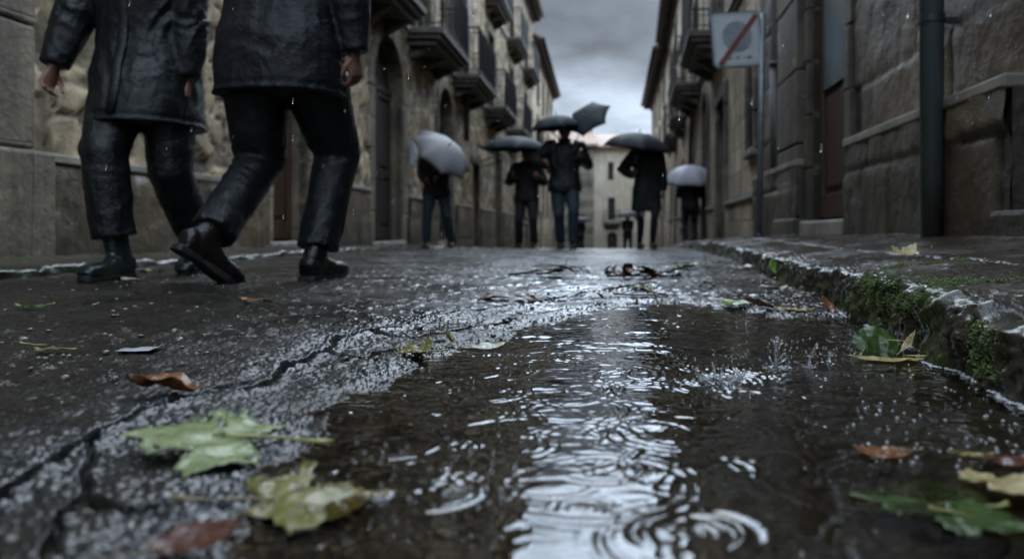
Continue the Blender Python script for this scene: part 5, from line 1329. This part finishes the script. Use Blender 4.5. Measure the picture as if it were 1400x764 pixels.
    # ---- boots
    for i in range(2):
        fd = V3(spec.get('fdir', ((0, 1, 0), (0, 1, 0)))[i]).normalized(); an = ankles[i]
        up = V3((0, 0, 1)); up = (up-fd*up.dot(fd)).normalized(); leg = (knees[i]-an).normalized(); sidev = fd.cross(up)
        bm_ = MB(); A = spec.get('ankle_h', .095)*k
        P = lambda f, u, s=0: an+fd*(f*k*.93)+up*(u*k-A)+sidev*s
        shaft = spec.get('shaft', .10)
        bm_.tube([P(-.012, .05), P(-.012, .095), an+leg*(.05*k)-fd*.006, an+leg*(shaft*k), an+leg*((shaft+.05)*k)], [(.043*k, .056*k), (.043*k, .054*k), (.045*k, .052*k), (.049*k, .054*k), (.052*k, .057*k)], 16, ref=sidev)
        foot = [(-.082, .044, .026, .036), (-.068, .050, .042, .050), (-.02, .052, .041, .050), (.05, .050, .044, .048), (.10, .042, .048, .039), (.15, .040, .052, .038), (.19, .034, .046, .032), (.212, .024, .022, .017)]
        bm_.tube([P(f, c) for f, c, a, q in foot], [(a*k, q*k) for f, c, a, q in foot], 18, ref=sidev, sq=.85)
        bo = bm_.build('boot', M[spec['boot_mat']], t, True, world=False, remesh=min(res, .008), relax=2)
        displace(bo, lambda c: .0022*(folds(c, 9, 9, 26, 4)-.4))
        so = MB(); ol = []
        for f, w in ((-.088, .022), (-.078, .036), (-.04, .040), (.02, .038), (.08, .046), (.13, .050), (.18, .042), (.208, .026), (.218, .010)): ol.append((f, w))
        loop = [(f, w) for f, w in ol]+[(f, -w) for f, w in reversed(ol)]; n = len(loop)
        so.add([P(f, .000 if f > .03 or f < -.1 else (.0 if f < -.0 else .006), w*k) for f, w in loop]+[P(f, .024, w*k*1.0) for f, w in loop], [tuple(range(n)), tuple(range(2*n-1, n-1, -1))]+[(j, n+j, n+(j+1) % n, (j+1) % n) for j in range(n)])
        so.build('sole', M['sole'], bo, world=False, bevel=.004)
    # ---- jacket
    j = MB(); je = ease; hem = spec.get('hem', .80); sl = spec.get('sleeve', .0)
    torso(j, je*1.25, hem, 1.475, 1.0, spec.get('skirt', .10))
    for i in range(2):
        d = (wr_[i]-el[i]).normalized()
        j.tube([sh[i]-V3(((-1, 1)[i]*.07*k, 0, -.0)), sh[i]+V3((0, 0, .004)), sh[i]*.5+el[i]*.5, el[i], el[i]*.5+wr_[i]*.5, wr_[i]-d*.012], [.072*k*b+je*.7, .069*k*b+je*.9, .060*k*b+je, .052*k+je*.95, .046*k+je*.85, .039*k+je*.55], 16)
    j.tube([neck-V3((0, .0, .045*k)), neck+V3((0, -.004, .045*k))], [(.105*k, .092*k), (.085*k, .080*k)], 18)
    if spec.get('hood'):
        j.ell(ex((0, -.02, .03)), (.108*k, .122*k, .122*k), hr, 18, 12); j.tube([ex((0, -.03, -.02)), ex((0, -.045, -.13))], [.102*k, .105*k], 16)
    jo = j.build('jacket', M[spec['jacket_mat']], t, True, world=False, remesh=res, relax=3)
    ea = np.array([v[:] for v in el]); fj = spec.get('fold', .010)
    def jf(c):
        ew = np.exp(-(np.min(np.linalg.norm(c[:, None]-ea[None], axis=2), 1)/.15)**2)
        tz = np.clip((c[:, 2]-hem*k)/(.5*k), 0, 1)
        return fj*((.75+.9*ew)*(folds(c, 4.5, 4.5, 9.5, sd+20)-.45)+.32*vn3(c[:, 0]*22+9*vn3(c[:, 0]*6, c[:, 1]*6, c[:, 2]*6, 3), c[:, 1]*22, c[:, 2]*34+14*vn3(c[:, 0]*5, c[:, 1]*5, c[:, 2]*5, 4), sd+5))-.010*np.exp(-((c[:, 2]-(hem+.025)*k)/.012)**2)*.5
    displace(jo, jf)
    # hem band, zip
    hb = MB(); torso_pts = []
    if spec.get('zip'):
        zz = MB(); ys = []
        for q in range(8):
            h_ = hem+.03+(1.42-hem-.03)*q/7; c = np.interp(h_, [.80, .90, 1.0, 1.10, 1.22, 1.34, 1.42], [.12, .125, .112, .108, .118, .118, .100]); f = max(0, min(1.2, (h_-.85)/.58)); fl = 1+(spec.get('skirt', .10)+spec.get('skirt_y', 0))*np.clip((1.05-h_)/.4, 0, 1.5)
            ys.append(V3((0.01, (c*b*fl+je*1.25)*k, h_*k))+lean*f)
        zz.tube(ys, [(.022, .010)]*8, 10, ref=(1, 0, 0)); zz.build('zip_flap', M[spec['jacket_mat']], jo, True, world=False)
    return t

def frame_local(heading):
    f = Vector((heading[0], heading[1])).normalized(); r = Vector((f.y, -f.x)); return f, r
def loc(x, z, heading, wx, wz, h):
    f, r = frame_local(heading); d = Vector((wx-x, wz-z)); return (d.dot(r), d.dot(f), h)

# the two walkers close to the camera
hd_ = (.02, -1.0); bx, bz = -2.0, 3.40
L_ = lambda wx, wz, h: loc(bx, bz, hd_, wx, wz, h)
f, r = frame_local(hd_)
person('walker in a black rain jacket and rubber boots stepping towards the camera', bx, bz, hd_, 1.74, dict(
    ankles=[L_(-1.92, 3.68, .15), L_(-2.01, 3.20, .10)], wrists=[L_(-1.80, 3.36, .66), L_(-2.35, 3.20, .70)], hem=.665, skirt=.10, skirt_y=.85, bulk=1.0, ease=.030, hip=.90, tease=.026, cuff=.165, shaft=.17,
    fdir=((.0, .9, -.35), (.08, 1, 0)), trouser_mat='trouser_rain', jacket_mat='rain_jacket', boot_mat='rubber_boot', res=.008, bres=.0065, fold=.010, zip=True, hood=True, ground=0.012,
    hdir=(None, None), curl=.6, lean=(0, .04, 0), ankle_h=.095, epole=((-.7, -1, 0), (.7, -1, 0)), palm=((1, .3, 0), (-1, .3, 0))))
hd_ = (.18, .98); bx, bz = -1.29, 3.11
person('walker in a navy jacket and dark trousers striding away to the right', bx, bz, hd_, 1.84, dict(
    ankles=[loc(bx, bz, hd_, -1.47, 2.88, .175), loc(bx, bz, hd_, -1.165, 3.16, .100)], wrists=[loc(bx, bz, hd_, -1.36, 3.44, .86), loc(bx, bz, hd_, -.985, 3.12, .80)], hem=.71, skirt=.05, skirt_y=.2, bulk=1.16, ease=.034, hip=.885, tease=.022, cuff=.12, shaft=.10,
    fdir=((.34, .72, -.58), (.0, 1, 0)), trouser_mat='trouser_wet', jacket_mat='navy_jacket', boot_mat='leather_boot', res=.008, bres=.0065, fold=.010, hood=False, ground=0.010, curl=.62, lean=(0, .05, 0),
    epole=((-.15, -1, -.1), (.5, -1, 0)), palm=((1, .2, 0), (-1, .2, 0))))

# ---- umbrellas
def umbrella(label, c, axis, Rr, dep, mat, grip, roll=0.0, ribs=8, elev=None, group='umbrellas carried up the street', edge='hanging'):
    """c: crown of the canopy (world); axis: unit vector to the tip; grip: where the hand holds the shaft"""
    ax = Vector(axis).normalized(); c = Vector(c); t = thing('umbrella', label, 'umbrella', grip, group)
    rf = Vector((1, 0, 0)) if abs(ax.x) < .9 else Vector((0, 1, 0)); u = (rf-ax*rf.dot(ax)).normalized(); v = ax.cross(u)
    def rib_pt(k, s):
        a = roll+2*PI*k/ribs; d = u*math.cos(a)+v*math.sin(a)
        if elev is None: return c+d*(Rr*math.sin(s*1.25)/math.sin(1.25))-ax*(dep*(1-math.cos(s*1.25))/(1-math.cos(1.25)))
        e0 = elev(a); return c+d*(Rr*s*math.cos(e0))+ax*(Rr*s*math.sin(e0)+.05*math.sin(PI*s)-.02*s)
    ns, nb = 10, 5; vs = []; fs = []
    ring = ribs*nb
    for i in range(ns+1):
        s = i/ns
        for k in range(ribs):
            p, q = rib_pt(k, s), rib_pt((k+1) % ribs, s)
            for j in range(nb):
                w = j/nb; x = p.lerp(q, w); bow = 4*w*(1-w)
                if elev is None: x = x+(x-c).normalized()*0.0-(ax*(-.010)*s)*bow; x = x.lerp(c-ax*(dep*s), .085*bow*s**3)
                else: x = x.lerp(c, .14*bow*s)
                vs.append(x)
    for i in range(ns):
        for k in range(ring): fs.append((i*ring+k, i*ring+(k+1) % ring, (i+1)*ring+(k+1) % ring, (i+1)*ring+k))
    m = MB(); m.add(vs, fs); o = m.build('canopy', M[mat], t, True)
    sm = o.modifiers.new('s', 'SOLIDIFY'); sm.thickness = .0025; bake(o)
    for k in range(ribs):
        m = MB(); m.tube([rib_pt(k, s/8)-ax*.008 for s in range(9)], .0035, 6)
        hub = c-ax*(dep*1.1+.12 if elev is None else .26); m.tube([hub, rib_pt(k, .5)-ax*.008], .003, 6); m.build('rib', M['iron'], t, True)
    g = Vector(grip); e = g+(g-c).normalized()*.10
    m = MB(); m.tube([c+ax*.02, e], .006, 8); m.build('shaft', M['steel'], t, True)
    m = MB(); m.tube([c-ax*.005, c+ax*.07], [.010, .004], 8); m.build('tip', M['iron'], t, True)
    dd = (g-c).normalized(); sidev = dd.cross(Vector((0, 1, 0))).normalized()
    m = MB(); m.tube([g-dd*.06, e, e+dd*.03+sidev*.012, e+dd*.045+sidev*.035, e+dd*.03+sidev*.055], .013, 10); m.build('handle', M['sole'], t, True)
    return t

def pt(px, py, z): return Vector(((px-820)*z/1050, z, CAM_H+(315-py)*z/1050))
G = lambda x, z: road_z(x, z)
def back(p, x, z, hd, g): f, r = frame_local(hd); d = Vector((p.x-x, p.y-z)); return (d.dot(r), d.dot(f), p.z-g)

def mid(label, px, zz, foot_y, hd, H, hands, spec, ground=None):
    """hands: world points where the left and right wrists are"""
    x = (px-820)*zz/1050; g = G(x, zz) if ground is None else ground
    sp = dict(ankles=[(-.13, .08, .095), (.12, -.06, .095)], wrists=[back(h, x, zz, hd, g) for h in hands], res=.014, bres=.009, fold=.011, ground=g, jacket_mat='dark_coat', trouser_mat='jeans', boot_mat='leather_boot', tease=.012, ease=.034, skirt=.16, curl=1.15, thumb_fwd=True)
    sp.update(spec); return person(label, x, zz, hd, H, sp)
Z1 = 11.0
h1 = pt(594, 243, Z1)+Vector((0, -.26, 0)); g1 = h1+Vector((.02, -.03, .02))
mid('person in a black jacket and blue jeans under the tilted grey umbrella', 597, Z1, 345, (.12, -1), 1.60, [h1+Vector((.05, .0, -.06)), h1+Vector((-.03, .03, -.10))],
    dict(jacket_mat='dark_coat', trouser_mat='jeans', hem=.80, hdir=((-.5, .25, .4), (.4, .2, .5)), palm=((0, -.2, 1), (0, -.2, 1)), epole=((-.4, -.3, -1), (.4, -.3, -1)), ankles=[(-.20, -.05, .095), (.13, .12, .095)]))
umbrella('grey white umbrella tilted forward at far left of the crowd', pt(622, 203, Z1)+Vector((0, -.42, 0)), (.62, -.40, .66), .475, .20, 'umb_grey', g1, .2)
Z2 = 12.4
h2 = pt(706, 236, Z2)+Vector((0, -.28, 0)); h2b = pt(729, 238, Z2)+Vector((0, -.26, 0))
mid('person with both hands at the chest under a level black umbrella', 720, Z2, 340, (0, -1), 1.60, [h2b+Vector((.05, .05, -.07)), h2+Vector((-.02, .05, -.07))],
    dict(jacket_mat='dark_coat', trouser_mat='black_cloth', hem=.82, hdir=((-.3, .3, .5), (.2, .2, .8)), palm=((0, -.4, 1), (-.6, -.3, .2)), epole=((-.5, -.2, -1), (.5, -.2, -1)), nod=.12))
umbrella('level black umbrella second from the left in the crowd', pt(708, 190, Z2)+Vector((0, -.30, 0)), (.02, -.02, 1), .53, .22, 'umb_slate', h2+Vector((0, -.02, .02)), .15)
Z3 = 10.7
h3 = pt(789, 206, Z3)+Vector((0, -.20, 0)); h3l = pt(733, 222, Z3)+Vector((0, -.20, 0))
mid('tall person in a dark jacket and blue jeans gripping the wind tipped umbrella', 772, Z3, 340, (.08, -1), 1.74, [h3+Vector((.03, .04, -.08)), pt(757, 214, Z3)+Vector((-.06, -.22, -.14))],
    dict(jacket_mat='navy_jacket', trouser_mat='jeans_light', hem=.80, bulk=1.08, hdir=((-.15, .2, .9), (.35, .3, .7)), palm=((-.7, -.2, .2), (.6, -.2, 0)), epole=((-.5, -.2, -1), (.8, -.1, -.8)), ankles=[(-.11, .10, .095), (.05, -.12, .095)], nod=.1))
def el3(a):
    c = math.cos(a); q = math.sin(a); return R(40)+R(38)*q if c > .1 else (R(2)+R(14)*q if c < -.3 else R(20)+R(28)*q)
umbrella('dark slate umbrella tipped sideways in the wind above the tall person', pt(801, 160, Z3)+Vector((0, -.30, 0)), (-.42, -.66, .62), .345, .10, 'umb_slate', h3+Vector((-.02, -.02, .02)), .3, ribs=6)
umbrella('flat dark umbrella low over the head of the tall person', pt(760, 158, 10.5), (-.10, -.03, 1), .36, .19, 'umb_slate', pt(757, 214, 10.5)+Vector((0, -.03, 0)), .2)
Z4 = 11.2
h4 = pt(866, 234, Z4)+Vector((0, -.20, 0))
mid('person in a long dark green coat and black leggings under a black umbrella', 884, Z4, 340, (.1, -1), 1.66, [pt(907, 268, Z4)+Vector((.02, .06, 0)), h4+Vector((0, .04, -.08))],
    dict(jacket_mat='green_coat', trouser_mat='black_cloth', tw=.80, tease=.012, hem=.58, skirt=.16, hdir=(None, (.1, .1, .9)), palm=((.8, .2, 0), (-.6, -.2, .2)), epole=((-1, -.5, .1), (.6, 0, -1)), curl=.9, ankles=[(-.08, .05, .095), (.09, -.06, .095)], shaft=.22, cuff=.2))
umbrella('black umbrella tilted slightly to the right over the long coat', pt(874, 184, Z4)+Vector((0, -.16, 0)), (.12, -.10, .98), .50, .24, 'umb_black', h4+Vector((.01, -.02, .03)), .1)
Z5 = 16.6; x5 = (944-820)*Z5/1050; g5 = pave_h(x5, Z5)
h5 = pt(946, 262, Z5)+Vector((0, .24, 0))
mid('person seen from behind at the right kerb under a white umbrella', 944, Z5, 330, (0, 1), 1.58, [h5+Vector((-.04, -.05, -.05)), h5+Vector((.05, -.05, -.09))],
    dict(jacket_mat='dark_coat', trouser_mat='black_cloth', hem=.80, hdir=((.2, .2, .8), (-.2, .2, .8)), palm=((1, .2, 0), (-1, .2, 0)), epole=((-1, -.1, -.7), (1, -.1, -.7)), ankles=[(-.10, .05, .095), (.10, -.04, .095)]), g5)
umbrella('white domed umbrella low over the person at the right kerb', pt(946, 225, Z5)+Vector((0, .10, 0)), (.02, -.06, 1), .66, .46, 'umb_white', h5+Vector((0, 0, .03)), .2)
Z6 = 31.0
x6 = (858-820)*Z6/1050
h6 = Vector((x6, Z6-.25, G(x6, Z6)+1.05))
mid('distant person in dark clothes walking far down the street by the cream house', 858, Z6, 340, (0, -1), 1.65, [h6+Vector((.03, .02, -.03)), h6+Vector((-.04, .02, -.08))], dict(res=.02, bres=.011, trouser_mat='black_cloth', hdir=((-.2, .2, .8), (.2, .2, .8))))
umbrella('small dark umbrella far down the street by the cream house', (x6, Z6-.1, G(x6, Z6)+1.78), (0, -.08, 1), .52, .22, 'umb_slate', h6, .2)
Z7 = 33.0
x7 = (793-820)*Z7/1050; h7 = Vector((x7, Z7-.25, G(x7, Z7)+.95))
mid('distant person far down the street half hidden behind the tall person', 793, Z7, 340, (0, -1), 1.6, [h7+Vector((.03, .02, -.03)), h7+Vector((-.04, .02, -.08))], dict(res=.02, bres=.011, trouser_mat='black_cloth', hdir=((-.2, .2, .8), (.2, .2, .8))))
umbrella('small black umbrella half hidden behind the tall person', (x7, Z7-.1, G(x7, Z7)+1.70), (0, -.08, 1), .5, .22, 'umb_black', h7, .2)
# ------------------------------------------------------------------ sky, sun, camera
w = bpy.data.worlds.new('World'); sc.world = w; w.use_nodes = True
nt = w.node_tree; nt.nodes.clear()
class WN(NT):
    def __init__(s, t): s.t = t
n = WN(nt)
SUN_E, SUN_R = math.radians(52), math.radians(8)
sky = n.n('ShaderNodeTexSky', sky_type='NISHITA'); sky.sun_disc = False; sky.sun_elevation = SUN_E; sky.sun_rotation = SUN_R; sky.air_density = 1.5; sky.dust_density = 4
g = n.n('ShaderNodeTexCoord').outputs['Generated']; x, y, z = n.xyz(g)
zc = n.math('MAXIMUM', z, 0.0)
# cloud deck seen from below: project the direction on a flat layer
q = n.math('ADD', zc, 0.10)
dv = n.comb(n.math('DIVIDE', x, q), n.math('DIVIDE', y, q), 0.0)
n1 = n.noise(n.map(dv, (1.3, 0.8, 1), (0.9, 0.35, 0)), 1.0, 6, 0.55, 0.4)
n2 = n.noise(n.map(dv, (3.6, 2.4, 1), (5.1, 2.2, 0)), 1.0, 6, 0.6)
cl = n.math('ADD', n.math('MULTIPLY', n1, 0.72), n.math('MULTIPLY', n2, 0.28))
# heavier cloud bank low over the roofs, thin bright overcast higher up, brightened above the frame for the puddle's reflection
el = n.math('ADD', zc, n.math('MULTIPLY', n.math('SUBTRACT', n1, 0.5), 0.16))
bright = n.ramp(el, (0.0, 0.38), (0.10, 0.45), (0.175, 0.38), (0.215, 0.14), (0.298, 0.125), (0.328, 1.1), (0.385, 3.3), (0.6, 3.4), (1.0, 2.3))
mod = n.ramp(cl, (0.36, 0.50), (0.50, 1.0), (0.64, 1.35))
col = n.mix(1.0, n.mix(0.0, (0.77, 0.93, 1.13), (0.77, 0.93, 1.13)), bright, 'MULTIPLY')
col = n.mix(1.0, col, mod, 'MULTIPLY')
col = n.mix(1.0, col, n.ramp(n.math('ADD', n.math('MULTIPLY', y, 0.5), 0.5), (0.15, 0.52), (0.70, 1.0)), 'MULTIPLY')   # sky dimmed behind the camera, added for a backlit look
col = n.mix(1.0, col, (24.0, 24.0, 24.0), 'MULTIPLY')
hsv = n.n('ShaderNodeHueSaturation'); hsv.inputs['Saturation'].default_value = 0.5; n.set(hsv.inputs['Color'], sky.outputs[0])
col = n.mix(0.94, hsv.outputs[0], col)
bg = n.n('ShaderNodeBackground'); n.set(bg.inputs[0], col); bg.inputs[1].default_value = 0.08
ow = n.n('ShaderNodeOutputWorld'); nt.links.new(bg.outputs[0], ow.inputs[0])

sd = bpy.data.lights.new('sun', 'SUN'); sd.energy = 0.6; sd.angle = math.radians(35); sd.color = (1.0, 0.95, 0.88)
so = bpy.data.objects.new('sun', sd); COL.objects.link(so)
dirv = Vector((math.sin(SUN_R)*math.cos(SUN_E), math.cos(SUN_R)*math.cos(SUN_E), math.sin(SUN_E)))
so.rotation_euler = dirv.to_track_quat('Z', 'Y').to_euler(); so.location = (0, 10, 30)

cd = bpy.data.cameras.new('camera'); cd.sensor_width = 36; cd.lens = 27.0; cd.clip_start = 0.02; cd.clip_end = 2000
cd.shift_x = -(820-700)/1400; cd.shift_y = (315-382)/1400
cd.dof.use_dof = True; cd.dof.focus_distance = 1.45; cd.dof.aperture_fstop = 3.3
co = bpy.data.objects.new('camera', cd); COL.objects.link(co); co.location = (0, 0, CAM_H); co.rotation_euler = (math.radians(90), 0, 0)
sc.camera = co
vs = sc.view_settings; vs.view_transform = 'Standard'; vs.look = 'None'; vs.gamma = 1.0; vs.exposure = 0.18; vs.use_curve_mapping = False
sc.cycles.max_bounces = 10; sc.cycles.transparent_max_bounces = 12; sc.cycles.diffuse_bounces = 3; sc.cycles.glossy_bounces = 4; sc.cycles.transmission_bounces = 8
sc.cycles.caustics_reflective = False; sc.cycles.caustics_refractive = False; sc.cycles.use_denoising = True
